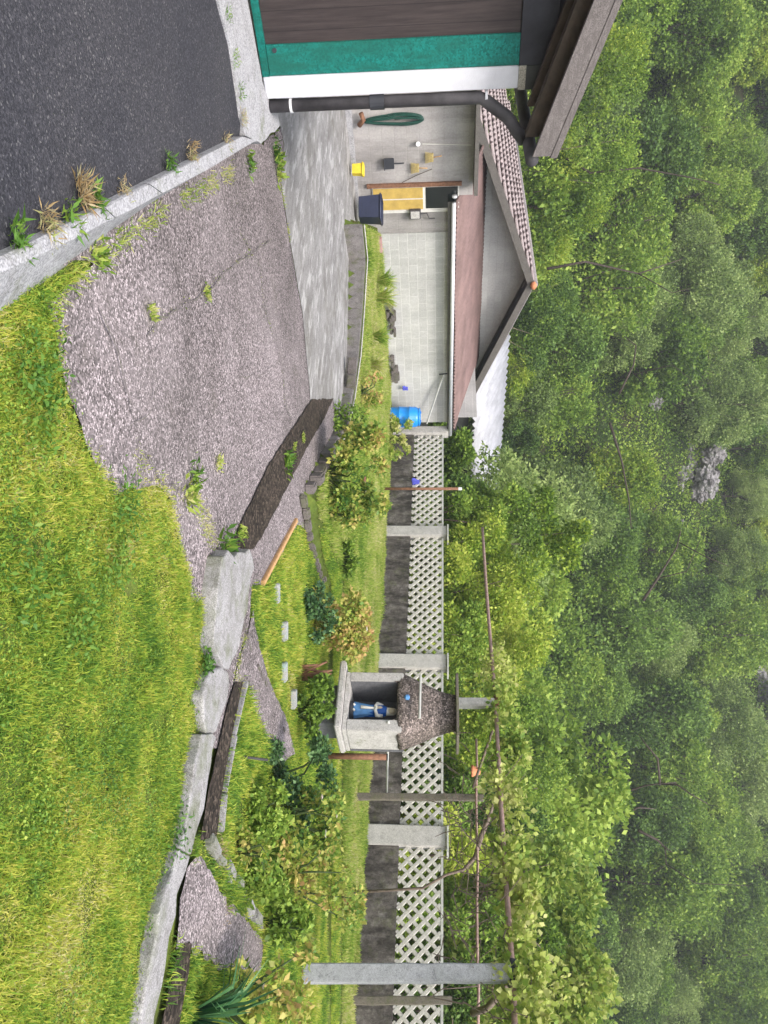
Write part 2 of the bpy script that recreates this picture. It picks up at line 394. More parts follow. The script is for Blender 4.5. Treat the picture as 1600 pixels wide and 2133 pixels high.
c = k.mix(k.ramp(k.noise(9, 5, .7), [(.5, (0, 0, 0)), (.75, (.6, .6, .6))]), c, (.10, .075, .04)); k.bump(k.noise(30, 6), .8, .02)
M['soil'] = k.out(c)
k = NM('forest_floor', .95, .1)
c = k.ramp(k.noise(.35, 8, .75), [(.3, (.012, .02, .008)), (.5, (.045, .075, .02)), (.62, (.06, .055, .03)), (.8, (.09, .13, .03))])
k.bump(k.noise(3, 8, .8), 1.0, .3); M['floor'] = k.out(c)
M['grass'] = leafmat('grass_blades', [(.09, .2, .035), (.2, .36, .05), (.36, .5, .07), (.54, .59, .09), (.68, .63, .14), (.66, .61, .32)], .6, 3.2, .5)
M['grass2'] = leafmat('garden_grass', [(.12, .23, .035), (.23, .37, .05), (.39, .49, .09), (.55, .56, .17), (.64, .6, .32)], .6, 1.6, .5)
M['clover'] = leafmat('clover_leaf', [(.07, .16, .03), (.16, .29, .045), (.33, .44, .07), (.55, .58, .13)], .6, 2.0, .35)
M['weed'] = leafmat('weed_leaf', [(.06, .15, .03), (.12, .25, .04), (.24, .34, .05)], .5, 3, .35)
M['dryweed'] = leafmat('dry_weed', [(.2, .12, .05), (.35, .25, .12), (.4, .33, .2), (.3, .34, .1)], .8, 5, .2)
M['rose'] = leafmat('rose_leaf', [(.07, .16, .035), (.16, .28, .05), (.33, .4, .07), (.5, .47, .13), (.52, .33, .14)], .45, 2.2, .35)
M['rosedark'] = leafmat('dark_rose_leaf', [(.02, .055, .028), (.05, .11, .05), (.1, .2, .07), (.18, .3, .12)], .35, 2.5, .25)
M['vine'] = leafmat('vine_leaf', [(.11, .2, .035), (.25, .36, .06), (.43, .5, .11), (.6, .6, .24)], .5, 1.5, .4)
M['blade'] = leafmat('iris_blade', [(.02, .08, .035), (.06, .16, .06), (.16, .3, .1)], .4, 3, .25)
M['petal'] = leafmat('pale_petal', [(.75, .6, .55), (.8, .72, .66), (.82, .8, .72)], .5, 9, .4)
M['pinkpetal'] = leafmat('pink_petal', [(.7, .2, .15), (.78, .4, .32), (.8, .6, .5)], .5, 9, .4)
M['yellowpetal'] = leafmat('yellow_petal', [(.6, .5, .12), (.7, .6, .22)], .5, 9, .4)
M['fol_mid'] = leafmat('mid_green_foliage', [(.05, .095, .022), (.13, .23, .035), (.26, .39, .06), (.42, .53, .1)], .55, .5, .35)
M['fol_dark'] = leafmat('dark_green_foliage', [(.035, .07, .02), (.085, .16, .035), (.17, .28, .055), (.27, .4, .08)], .55, .5, .3)
M['fol_yel'] = leafmat('yellow_green_foliage', [(.09, .17, .025), (.22, .34, .04), (.4, .5, .065), (.56, .6, .12)], .55, .5, .4)
M['fol_grey'] = leafmat('grey_green_foliage', [(.07, .11, .04), (.16, .24, .065), (.28, .38, .11), (.4, .49, .17)], .6, .6, .35)

# ------------------------------------------------------------------ sheets on the ground
def densify(pts, step):
    out = []
    for i in range(len(pts)):
        a = Vector(pts[i][:2]); b = Vector(pts[(i+1) % len(pts)][:2]); n = max(1, int((b-a).length/step))
        for j in range(n): out.append(a+(b-a)*(j/n))
    return out
def plan(pxpoly, off=0.0):
    return [at_g(a, b, off).to_2d() for a, b in pxpoly]
def sheet(name, poly, mat, zf, off, grid=.35, jag=.0, thick=0, label=None, cat=None, kind='structure', bevel=0):
    pts = densify(poly, .09 if jag else .3)
    if jag: pts = [p+Vector((noise.noise(Vector((p.x*7, p.y*7, 1))), noise.noise(Vector((p.x*7, p.y*7, 9)))))*jag*2 for p in pts]
    nb = len(pts); xs = [p.x for p in pts]; ys = [p.y for p in pts]; allp = list(pts)
    x = min(xs)+grid/2
    while x < max(xs):
        y = min(ys)+grid/2
        while y < max(ys):
            if inside(pts, x, y): allp.append(Vector((x, y)))
            y += grid
        x += grid
    vo, eo, fo, *_ = delaunay_2d_cdt(allp, [], [list(range(nb))], 1, 1e-4)
    mb = MB(); top = [(v.x, v.y, zf(v.x, v.y)+off) for v in vo]
    mb.v = top; mb.f = [tuple(f) for f in fo]
    if thick:
        k_ = len(top); mb.v = top+[(a, b, c-thick) for a, b, c in top]
        cnt = {}
        for f in fo:
            for i in range(len(f)):
                e = (f[i], f[(i+1) % len(f)]); cnt[e] = 1
        mb.f = [tuple(f) for f in fo]
        for (a, b) in cnt:
            if (b, a) not in cnt: mb.f.append((b, a, a+k_, b+k_))
    o = build(name, mb, mat)
    if bevel:
        md = o.modifiers.new('b', 'BEVEL'); md.width = bevel; md.segments = 3; md.limit_method = 'ANGLE'; md.angle_limit = R(50)
    # every sheet faces up
    me = o.data
    if sum(p.normal.z*p.area for p in me.polygons) < 0: me.flip_normals()
    if kind: o['kind'] = kind
    return o
# base ground
mb = MB(); xs = np.arange(-16, 16.01, .125); ys = np.arange(.5, 26.01, .125)
mb.v = [(x, y, g(x, y)-.015+.012*noise.noise(Vector((x*2, y*2, 0)))) for x in xs for y in ys]
ny = len(ys); mb.f = [(i*ny+j, (i+1)*ny+j, (i+1)*ny+j+1, i*ny+j+1) for i in range(len(xs)-1) for j in range(ny-1)]
o = build('ground', mb, M['soil'], smooth=True, fix=False); o['kind'] = 'structure'
mb = MB(); xs = np.arange(-110, 110.1, 1.5); ys = np.arange(15, 150, 1.2)
mb.v = [(x, y, hill(x, y)) for x in xs for y in ys]
ny = len(ys); mb.f = [(i*ny+j, (i+1)*ny+j, (i+1)*ny+j+1, i*ny+j+1) for i in range(len(xs)-1) for j in range(ny-1)]
o = build('hillside', mb, M['floor'], smooth=True, fix=False); o['kind'] = 'structure'

flat = lambda z: (lambda x, y: z)
road_px = [(-60, -500), (452, -40), (478, 60), (492, 150), (502, 240), (500, 285), (400, 340), (230, 430), (60, 514), (-100, 590), (-400, 600), (-400, -500)]
rp = [at_z(a, b, -1.49).to_2d() for a, b in [(440, -300), (455, 0), (480, 90), (492, 170), (502, 240), (500, 285), (400, 340), (230, 430), (60, 514), (-150, 610)]]
rp += [Vector((-1.2, 1.0)), Vector((-6, 1.0)), Vector((-9, 3.5))]
sheet('asphalt_road', rp, M['asphalt'], flat(-1.49), 0, .5, .012)
pv = [(505, -250), (517, 0), (548, 170), (562, 205), (578, 235), (585, 262), (545, 300), (512, 285), (502, 240), (492, 170), (480, 90), (455, 0), (440, -250)]
sheet('pavement', [at_z(a, b, -1.47).to_2d() for a, b in pv], M['kerb'], flat(-1.475), 0, .4, .01, .2)
plaza_px = [(548, 300), (585, 262), (590, 310), (583, 380), (602, 500), (628, 650), (648, 800), (700, 810), (722, 850), (706, 900), (672, 950), (640, 1020), (628, 1060), (650, 1090), (655, 1110), (618, 1092), (545, 1225), (524, 1215),
            (518, 1300), (490, 1420), (470, 1560), (440, 1560), (455, 1300), (440, 1275), (398, 1245), (365, 1105), (352, 1045), (330, 1016), (268, 1020), (232, 1032), (190, 960), (160, 880), (120, 760), (112, 660), (98, 635), (190, 545), (-60, 560), (200, 440), (480, 300)]
sheet('paved_forecourt', plan(plaza_px), M['agg'], g1, .006, .3, .025)
lane_px = [(570, 180), (735, 180), (741, 400), (744, 480), (748, 560), (743, 650), (738, 740), (724, 820), (706, 895), (692, 830), (645, 835), (628, 650), (602, 500), (583, 380), (590, 300), (575, 235)]
sheet('concrete_lane', plan(lane_px), M['lane'], g1, .012, .35, .01)
strip1 = [(646, 832), (692, 830), (668, 880), (640, 925), (592, 1020), (548, 1105), (522, 1146), (478, 1138), (497, 1088), (560, 962), (600, 900)]
sheet('dark_paving_strip', plan(strip1), M['agg_dark'], g1, .02, .3, .012)
path2 = [(524, 1275), (505, 1340), (484, 1412), (505, 1424), (515, 1445), (535, 1500), (555, 1560), (572, 1600), (612, 1570), (592, 1490), (563, 1430), (546, 1380), (530, 1310)]
sheet('garden_path', plan(path2), M['agg'], g1, .014, .3, .02)
strip2 = [(483, 1418), (502, 1418), (478, 1530), (456, 1650), (446, 1742), (410, 1752), (430, 1640), (462, 1500)]
sheet('dark_paving_strip', plan(strip2), M['agg_dark'], g1, .02, .3, .01)
path3 = [(385, 1800), (412, 1785), (442, 1830), (472, 1880), (505, 1905), (545, 1960), (540, 2020), (450, 2020), (400, 1975), (362, 1975), (372, 1880)]
sheet('garden_path', plan(path3), M['agg'], g1, .014, .3, .03)
strip3 = [(392, 1968), (368, 1968), (345, 2060), (325, 2160), (362, 2160), (386, 2030)]
sheet('dark_paving_strip', plan(strip3), M['agg_dark'], g1, .02, .3, .01)
# crooked hairline cracks in the forecourt: dark sheets a few mm wide
def crack(pts, wdt=.009, off=.024, name='pavement_crack'):
    q = [at_g(a, b).to_2d() for a, b in pts]; q2 = []
    for i in range(len(q)-1):
        n = max(1, int((q[i+1]-q[i]).length/.06))
        for j in range(n): q2.append(q[i]+(q[i+1]-q[i])*(j/n))
    q2.append(q[-1]); L = []; Rr = []
    for i, p in enumerate(q2):
        d = (q2[min(i+1, len(q2)-1)]-q2[max(0, i-1)]).normalized(); nn = Vector((-d.y, d.x))
        p = p+nn*.03*noise.noise(Vector((p.x*6, p.y*6, 5))); ww = wdt*(.3+.9*abs(noise.noise(Vector((p.x*9, p.y*9, 2)))))
        L.append((p.x+nn.x*ww, p.y+nn.y*ww, g1(p.x, p.y)+off)); Rr.append((p.x-nn.x*ww, p.y-nn.y*ww, g1(p.x, p.y)+off))
    mb = MB(); n = len(L); mb.v = L+Rr; mb.f = [(i, i+1, n+i+1, n+i) for i in range(n-1)]
    o = build(name, mb, M['stone']); o['kind'] = 'structure'
    if o.data.polygons[0].normal.z < 0: o.data.flip_normals()
crack([(480, 360), (490, 420), (500, 490), (540, 560), (548, 640), (585, 760), (592, 850), (606, 880)])
crack([(200, 640), (222, 700), (250, 790), (268, 860)], .007)
crack([(560, 500), (470, 560), (425, 610), (330, 660), (300, 700)])
crack([(300, 700), (318, 800), (305, 860), (250, 900)], .005)
crack([(640, 700), (600, 730), (545, 780), (480, 790)], .004)
crack([(300, 940), (330, 1010), (380, 1020), (440, 1090), (440, 1180)], .006)

# kerb between road and forecourt
def kerb(name, outer, inner, ztop, zlow, mat, face=.23):
    """outer/inner pixel edges of the top, read on z = ztop; sides drop to zlow"""
    o3 = [at_z(a, b, ztop) for a, b in outer]; i3 = [at_z(a, b, ztop) for a, b in inner]
    mb = MB(); n = len(o3)
    def dens(l):
        out = []
        for i in range(n-1):
            for j in range(6): out.append(l[i]+(l[i+1]-l[i])*(j/6))
        out.append(l[-1]); return out
    o3 = dens(o3); i3 = dens(i3); n = len(o3)
    prof = []
    for a, b in zip(o3, i3):
        d = (b-a); d.z = 0; d.normalize(); wob = .006*noise.noise(a*3)
        a2 = a+Vector((0, 0, wob)); b2 = b+Vector((0, 0, wob))
        prof.append([Vector((a.x, a.y, zlow)), a2-Vector((0, 0, .012)), a2+d*.012, b2-d*.03, b2-Vector((0, 0, .02))+d*.0, Vector((b.x, b.y, zlow))+d*face])
    mb.v = [tuple(p) for pr in prof for p in pr]; mb.f = []
    for i in range(n-1):
        for j in range(5): mb.f.append((i*6+j, i*6+j+1, (i+1)*6+j+1, (i+1)*6+j))
    mb.f.append(tuple(range(6))); mb.f.append(tuple((n-1)*6+j for j in range(6)))
    o = build(name, mb, mat); o['kind'] = 'structure'; return o
KO = [(504, 284), (400, 337), (312, 382)]; KI = [(534, 294), (432, 357), (345, 405)]
kerb('kerb', KO, KI, -1.43, -1.62, M['kerb'])
kerb('kerb', [(310, 383), (268, 404), (217, 430)], [(343, 406), (300, 430), (247, 458)], -1.433, -1.62, M['kerb'])
kerb('kerb', [(215, 431), (130, 474), (58, 510), (-120, 595)], [(245, 460), (160, 506), (85, 545), (-100, 640)], -1.431, -1.60, M['kerb'])
crack([(0, 0), (1, 1)]) if False else None
# low weathered curb between lawn and garden path
def lowcurb(outer, inner, zt):
    poly = [at_z(a, b, zt).to_2d() for a, b in outer]+[at_z(a, b, zt).to_2d() for a, b in reversed(inner)]
    o = sheet('curb', poly, M['curb'], lambda x, y: zt+.015*noise.noise(Vector((x*3, y*3, 4))), 0, .12, .03, .14, bevel=.02); return o
lowcurb([(462, 1158), (452, 1200), (450, 1290), (446, 1345), (462, 1382)], [(520, 1147), (529, 1182), (514, 1270), (498, 1340), (478, 1402)], -1.44)
lowcurb([(462, 1386), (432, 1410), (422, 1450), (424, 1500), (430, 1528)], [(476, 1404), (481, 1420), (472, 1460), (462, 1492), (453, 1522)], -1.455)
lowcurb([(425, 1530), (408, 1590), (392, 1690), (376, 1775)], [(452, 1524), (440, 1590), (424, 1680), (398, 1782)], -1.44)
lowcurb([(374, 1779), (345, 1850), (325, 1950), (306, 2060), (292, 2180)], [(396, 1785), (374, 1860), (356, 1960), (338, 2060), (318, 2180)], -1.44)
def edging_line(pts, wdt, h, mat, name='path_edging'):
    mb = MB(); q = [at_g(a, b) for a, b in pts]
    for i in range(len(q)-1):
        a, b = q[i], q[i+1]; d = (b-a); d.z = 0; L = d.length; d.normalize(); nn = Vector((-d.y, d.x, 0))
        mb.obox(Vector((a.x, a.y, g1(a.x, a.y)-.1))-nn*wdt/2, d*(L-.006), nn*wdt, Vector((0, 0, .1+h)))
    o = build(name, mb, mat, bevel=.006); o['kind'] = 'structure'; return o
edging_line([(504, 1420), (480, 1532), (459, 1652), (451, 1735)], .035, .05, M['curb'])

# ------------------------------------------------------------------ leaves, bushes, trees
def leaves_np(P, D, L, W, seed=0, up=.25):
    """kite leaves: base points P, length directions D, lengths L, widths W -> quads"""
    r = np.random.default_rng(seed); n = len(P)
    D = D/np.linalg.norm(D, axis=1, keepdims=True)
    Q = r.normal(size=(n, 3)); Q[:, 2] += up
    S = np.cross(D, Q); S /= np.linalg.norm(S, axis=1, keepdims=True)+1e-9
    Nn = np.cross(S, D)
    L = L[:, None]; W = W[:, None]
    a = P; b = P+D*L*.45+S*W*.5+Nn*L*.08; c_ = P+D*L-Nn*L*.1; d = P+D*L*.45-S*W*.5+Nn*L*.08
    return np.stack([a, b, c_, d], 1).reshape(-1, 3)
def blob_leaves(centres, radii, n, size, seed=0, asp=.6, droop=.1, fill=.55, squash=.85):
    r = np.random.default_rng(seed); C = np.array(centres); Rr = np.array(radii)
    wgt = Rr**2; idx = r.choice(len(C), n, p=wgt/wgt.sum())
    d = r.normal(size=(n, 3)); d /= np.linalg.norm(d, axis=1, keepdims=True)
    d[:, 2] = np.where((d[:, 2] < -.3) & (r.random(n) < .6), -d[:, 2], d[:, 2])
    rad = Rr[idx]*(fill+(1-fill)*r.random(n)**.5)*(.85+.3*r.random(n))
    P = C[idx]+d*rad[:, None]*np.array([1, 1, squash])
    D = d*.7+r.normal(size=(n, 3))*.6; D[:, 2] -= droop
    L = size*(.6+.8*r.random(n))
    return leaves_np(P, D, L, L*asp, seed+1)
def crown_blobs(rx, h0, h1, nb, br, seed, top=.6):
    r = random.Random(seed); C = []; Rr = []
    for i in range(nb):
        t = (i+.5)/nb; z = h0+(h1-h0)*t
        wd = rx*math.sqrt(max(.05, 1-((t-.42)/.62)**2))
        a = r.random()*6.283; q = wd*math.sqrt(r.random())*.95 if r.random() < .45 else wd*(.75+.25*r.random())
        C.append((q*math.cos(a), q*math.sin(a), z+r.uniform(-.2, .2)*br)); Rr.append(br*r.choice((r.uniform(.35, .7), r.uniform(.6, 1.0), r.uniform(.9, 1.45))))
    return C, Rr
def trunk_mb(h, r0, C, nbr, seed, lean=.15):
    r = random.Random(seed); mb = MB(); pts = []
    lx, ly = r.uniform(-lean, lean), r.uniform(-lean, lean)
    for i in range(7):
        t = i/6; pts.append(Vector((lx*h*t*t+r.uniform(-.05, .05)*h*.3*t, ly*h*t*t+r.uniform(-.05, .05)*h*.3*t, -.4+(h+.4)*t)))
    mb.tube(pts, [r0*(1-.8*i/6) for i in range(7)], 7)
    for c in r.sample(C, min(nbr, len(C))):
        k_ = r.randint(2, 5); a = pts[k_]; b = Vector(c)
        if b.z < a.z: a = pts[1]
        md = (a+b)/2+Vector((r.uniform(-.2, .2), r.uniform(-.2, .2), -.1*(b-a).length))
        mb.tube([a, md, b], [r0*.38, r0*.25, r0*.08], 5)
    return mb
def make_tree(name, label, cat, h, rx, nl, leaf, mat, seed, group=None, bare=0, h0=.22, nb=64, br=None, r0=None):
    root = thing(name, label, cat, (0, 0, 0), group)
    C, Rr = crown_blobs(rx, h*h0, h*.97, nb, br or rx*.27, seed)
    build('trunk', trunk_mb(h*.85, r0 or h*.018+.03, C, 14, seed), M['bark'], root, smooth=True)
    V1 = blob_leaves(C, Rr, int(nl*.8), leaf, seed, .62, fill=.3); V2 = blob_leaves([(0, 0, h*.5), (rx*.3, 0, h*.7), (-rx*.3, rx*.2, h*.4)], [rx*1.05, rx*.8, rx*.9], int(nl*.2), leaf, seed+9, .62, fill=.2, squash=1.1)
    np_mesh('crown', np.concatenate([V1, V2]), 4, mat, root)
    return root
def move_to(root, loc, rz=0, sc=1):
    root.location = loc; root.rotation_euler = (0, 0, rz); root.scale = (sc, sc, sc) if not isinstance(sc, tuple) else sc
kinds = [
    ('broadleaf_tree', 'mid green broadleaf tree packed into the wood on the hillside', 'fol_mid', 7.5, 2.6, 15000, .19),
    ('broadleaf_tree', 'rounded mid green tree with loose open crown in the hillside wood', 'fol_mid', 6.2, 2.9, 14000, .2),
    ('dark_tree', 'dark green tree low in the hillside wood', 'fol_dark', 7.0, 2.4, 14000, .18),
    ('pale_tree', 'bright yellow green young tree standing out in the hillside wood', 'fol_yel', 5.8, 2.3, 13000, .18),
    ('willow_tree', 'hazy grey green tree with fine leaves in the hillside wood', 'fol_grey', 7.2, 2.8, 17000, .155)]
protos = [make_tree(n_, l_, 'tree', h_, rx_, nl_, lf_, M[mt_], 40+i, 'trees of the wood on the hillside') for i, (n_, l_, mt_, h_, rx_, nl_, lf_) in enumerate(kinds)]
rocks = [(1440, 975, 46, 2.1), (1350, 812, 40, 1.0), (1590, 1440, 56, 3.2), (1440, 1975, 42, .9), (1585, 905, 58, 1.3), (1408, 1100, 41, .6)]
def hill_hit(px, py):
    d = ray(px, py); s = 24.0
    while s < 140:
        p = d*(s/d.y)
        if p.z < hill(p.x, p.y): return p
        s += .1
    return d*(100/d.y)
rock_info = []
for px, py, _, rr in rocks:
    p = hill_hit(px, py); rock_info.append((px, py, p, rr))
used = [0]*5; cnt = 0; r = random.Random(11)
yy = 28.0
while yy < 80:
    st = 3.7+.02*(yy-27); xx = -.74*yy-4
    while xx < .74*yy+4:
        X = xx+r.uniform(-.4, .4)*st; Y = yy+r.uniform(-.4, .4)*st; xx += st
        q = r.random(); px_, py_ = proj(Vector((X, Y, hill(X, Y)+3)))
        bad = False
        for (rpx, rpy, rp_, rr_) in rock_info:
            if Y < rp_.y+1:
                hw = (1.9+rr_*.6)*F/Y
                if abs(py_-rpy) < hw*.42:
                    top = proj(Vector((X, Y, hill(X, Y)+6)))[0]; bot = proj(Vector((X, Y, hill(X, Y))))[0]
                    if top > rpx-rr_*F/rp_.y*.4 and bot < rpx+rr_*F/rp_.y*.9: bad = True
        n1 = noise.noise(Vector((X*.07, Y*.07, 1)))
        kk = 0 if q < .3 else 1 if q < .5 else 2 if q < .68-.2*n1 else 3 if q < .84 else 4
        if py_ > 1250 and px_ > 1250 and q > .55: kk = 4 if q < .8 else 0
        sc_ = r.uniform(.7, 1.15)
        qv = Vector((X, Y, 0))-W1; t_, o_ = -qv.dot(G), -qv.dot(A)
        if -3.5 < t_ < 13 and 0 < o_ < 17: bad = True
        if -13 < t_ < -1 and 4 < o_ < 14: bad = True
        if 600 < py_ < 1060 and Y < 42: bad = True
        if hill(X, Y) > .47*Y+2: bad = True
        if bad: continue
        if r.random() < .02: continue
        loc = (X, Y, hill(X, Y)-.3); rz = r.uniform(0, 6.28)
        if not used[kk]: move_to(protos[kk], loc, rz, sc_); used[kk] = 1
        else: dup(protos[kk], loc, rz, (sc_, sc_, sc_*r.uniform(.85, 1.15)))
        cnt += 1
    yy += st*.88
print('hill trees', cnt)
nu = 300000; r2 = np.random.default_rng(21)
UY = r2.uniform(34, 82, nu); UX = r2.uniform(-1, 1, nu)*(.72*UY+2); UZ = np.array([hill(x, y) for x, y in zip(UX, UY)])
m1 = np.array([noise.noise(Vector((x*.35, y*.35, 6))) for x, y in zip(UX, UY)]); ok = (m1 > -.6) & (UZ < .5*UY)
qx = (UX-W1.x); qy = (UY-W1.y); tt = -(qx*G.x+qy*G.y); oo = -(qx*A.x+qy*A.y); ok &= ~((tt > -13) & (tt < 13) & (oo < 14))
UX, UY, UZ, m1 = UX[ok], UY[ok], UZ[ok], m1[ok]; nu = len(UX)
Pn = np.stack([UX, UY, UZ+r2.random(nu)*(.3+1.1*np.clip(m1+.4, 0, 1))], 1); Dn = r2.normal(size=(nu, 3)); Dn[:, 2] = np.abs(Dn[:, 2])*.8; Dn[:, 1] -= .4
Ln = .2*(.5+r2.random(nu)); o = np_mesh('undergrowth', leaves_np(Pn, Dn, Ln, Ln*.6, 22), 4, M['fol_mid']); tag(o, 'leafy undergrowth covering the steep wooded hillside', 'undergrowth', kind='stuff')
# rock outcrops
def rock(p, rr, seed, label):
    rt = thing('rock_outcrop', label, 'rock', p)
    mb = MB(); r_ = random.Random(seed)
    for i in range(16):
        c = p+Vector((r_.uniform(-1, 1)*rr, r_.uniform(-.3, .4)*rr, r_.uniform(-.75, .85)*rr)); s_ = rr*r_.uniform(.14, .5)
        bm = bmesh.new(); bmesh.ops.create_icosphere(bm, subdivisions=4, radius=1)
        vs_ = []
        for v in bm.verts:
            q = v.co.copy(); d = 1+.4*noise.noise(q*1.3+Vector((i*7, seed, 0)))+.3*noise.turbulence(q*2.2+Vector((seed, i, 0)), 3, True)-.15
            vd = noise.voronoi(q*1.9+Vector((i, seed, 2)))[0]; d += .9*min(.35, vd[1]-vd[0])-.15
            pass
            vs_.append(c+Vector((q.x*d*s_*1.2, q.y*d*s_*.8, q.z*d*s_)))
        mb.add(vs_, [tuple(v.index for v in f.verts) for f in bm.faces]); bm.free()
    build('boulders', mb, M['rock'], rt)
rl = ['largest pale grey broken rock face in the wooded hillside', 'small pale rock ledge left of the large rock face on the hillside', 'dark rock at the very top of the wooded hillside', 'small brownish rock among trees at the right of the hillside', 'grey rock ledge high above the large rock face', 'small pale stone just right of the large rock face']
for i, (px, py, p, rr) in enumerate(rock_info): rock(p+Vector((0, -.1, -.1)), rr, i+3, rl[i])
# bare dark tree forks that stand out of the green
def bare_tree(segs, Y, r0, label):
    p0_ = at_y(segs[0][0][0], segs[0][0][1], Y); rt = thing('bare_tree', label, 'tree', p0_); 
    for i, s in enumerate(segs):
        mb = MB(); pts = [at_y(a, b, Y+.3*math.sin(i+j)) for j, (a, b) in enumerate(s)]
        rr = r0*(.62 if i == 0 else .26); mb.tube(pts, rr, 7, rr*.3)
        build('trunk' if i == 0 else 'limb', mb, M['bark'], rt, smooth=True)
bare_tree([[(1150, 1672), (1180, 1676), (1215, 1682), (1270, 1696), (1296, 1700)], [(1240, 1684), (1300, 1650), (1345, 1636), (1375, 1632), (1410, 1630)],
           [(1375, 1632), (1410, 1634), (1440, 1655), (1475, 1675)], [(1375, 1634), (1370, 1580), (1345, 1550), (1330, 1530)], [(1296, 1698), (1330, 1682), (1365, 1685)]], 26, .17, 'dark forked bare tree leaning right in front of the hillside wood')
bare_tree([[(1330, 1730), (1370, 1750), (1385, 1765), (1400, 1775)], [(1385, 1765), (1388, 1800), (1355, 1825)], [(1388, 1800), (1450, 1840), (1560, 1845)]], 27, .09, 'thin dark crooked branches right of the forked bare tree')
bare_tree([[(1340, 1250), (1370, 1205), (1410, 1140), (1418, 1105)], [(1370, 1205), (1430, 1190), (1465, 1110)], [(1415, 1130), (1470, 1160), (1520, 1180)]], 30, .1, 'dark forked branches below the large rock face')
bare_tree([[(1290, 820), (1320, 760), (1325, 720), (1300, 700)], [(1320, 780), (1400, 760), (1440, 790)]], 34, .08, 'thin dark branch left of the large rock face')
bare_tree([[(1270, 880), (1295, 960), (1310, 1040), (1315, 1100)]], 32, .09, 'slim dark trunk running up through the trees below the rock face')
bare_tree([[(1180, 330), (1230, 360), (1330, 350), (1440, 370), (1500, 385)]], 32, .09, 'slim bare trunk in the wood to the left behind the roofs')
bare_tree([[(1140, 560), (1220, 545), (1330, 570), (1420, 540)], [(1330, 570), (1400, 610), (1440, 600)]], 31, .1, 'slim forked trunk in the wood above the gable peak')
# shrubs behind the fence and by the roofs
def shrub(px, py, Y, rad, hgt, mat, n, leaf, seed, label, name='shrub', group=None, asp=.6):
    top = at_y(px, py, Y); base = Vector((top.x, Y, top.z-hgt)); rt = thing(name, label, 'bush', base, group)
    r_ = random.Random(seed); C = []; Rr = []
    for i in range(16):
        t = i/15; z = hgt*(.12+.78*t); wd = rad*math.sqrt(max(.08, 1-((t-.45)/.6)**2)); a = r_.random()*6.283; q = wd*r_.uniform(.2, 1)
        C.append((base.x+q*math.cos(a), base.y+q*math.sin(a), base.z+z)); Rr.append(rad*r_.uniform(.22, .42))
    mb = MB()
    for c in C[::2]:
        b = Vector(c); mb.tube([base+Vector((0, 0, -.1)), (base+b)/2+Vector((r_.uniform(-.1, .1), 0, .1)), b], [.035, .022, .008], 5)
    build('stems', mb, M['twig'], rt, smooth=True)
    np_mesh('foliage', blob_leaves(C, Rr, n, leaf, seed, asp, fill=.35), 4, M[mat], rt)
    return rt
SH = [(985, 950, 23, .9, 2.2, 'fol_mid', 'leafy green shrub in front of the white sheet roof'),
      (1060, 1055, 22, 1.2, 3.4, 'fol_dark', 'dark leafy shrub right of the white sheet roof'),
      (1120, 1075, 20, 1.2, 3.6, 'fol_mid', 'tall green shrub behind the rusty upright pipe'),
      (1245, 1120, 22, 1.3, 4.6, 'fol_yel', 'tallest yellow green shrub rising behind the fence'),
      (1150, 1180, 19, 1.3, 3.8, 'fol_yel', 'yellow green shrub above the start of the long rusty pipe'),
      (1085, 1255, 18, 1.3, 3.0, 'fol_yel', 'broad bright shrub behind the middle of the lattice fence'),
      (1130, 1330, 18, 1.2, 3.4, 'fol_yel', 'bright yellow green bush left of the shrine behind the pipe'),
      (1010, 1320, 17, 1.0, 2.3, 'fol_mid', 'low green bush directly left of the shrine roof'),
      (1005, 1170, 18.5, 1.1, 2.4, 'fol_mid', 'low green bush behind the second fence pillar from the left'),
      (1035, 1530, 15, 1.0, 2.3, 'fol_yel', 'yellow green bush behind the shrine to its right'),
      (1130, 1480, 19, 1.4, 3.8, 'fol_mid', 'tall green bush behind the shrine'),
      (1000, 1640, 14.5, .9, 1.9, 'fol_dark', 'dark bush by the clay pot behind the fence'),
      (1010, 1790, 14, 1.1, 2.0, 'fol_yel', 'yellow green bush behind the right fence pillar'),
      (985, 1925, 12.5, .9, 1.7, 'fol_mid', 'fresh green bush behind the lattice near the large post'),
      (1010, 2100, 11.5, .9, 1.8, 'fol_dark', 'dark bush at the right edge behind the lattice'),
      (1180, 1640, 20, 1.6, 4.2, 'fol_mid', 'green bush below the forked bare tree'),
      (1140, 1780, 18, 1.5, 3.6, 'fol_dark', 'dark green bush behind the vine right of the bare tree'),
      (1250, 1900, 17, 1.7, 4.4, 'vine', 'pale large leaved shrub behind the vine near the large post'),
      (1270, 2060, 15, 1.6, 4.2, 'vine', 'pale large leaved shrub at the right edge behind the vine'),
      (1190, 1990, 14, 1.1, 3.2, 'fol_mid', 'green shrub right above the top of the large post'),
      (1120, 785, 41, 1.9, 4.6, 'fol_yel', 'small bright leafy bush standing up behind the white sheet roof'),
      (1125, 900, 41, 1.9, 4.6, 'fol_dark', 'dark bush behind the right half of the white sheet roof'),
      (1400, 60, 31, 3.1, 8, 'fol_mid', 'tall leafy shrub above the left house roof at the frame edge'),
      (1350, 190, 32, 2.9, 7.4, 'fol_yel', 'bright leafy shrub behind the tip of the left house roof'),
      (1330, 330, 33, 2.7, 7.2, 'fol_mid', 'green shrub above the corrugated roof left of the gable peak'),
      (1260, 440, 35, 2.4, 6.2, 'fol_yel', 'yellow green shrub between left roof tip and gable peak'),
      (1200, 650, 36, 2.2, 5.5, 'fol_dark', 'dark shrub right behind the gable peak')]
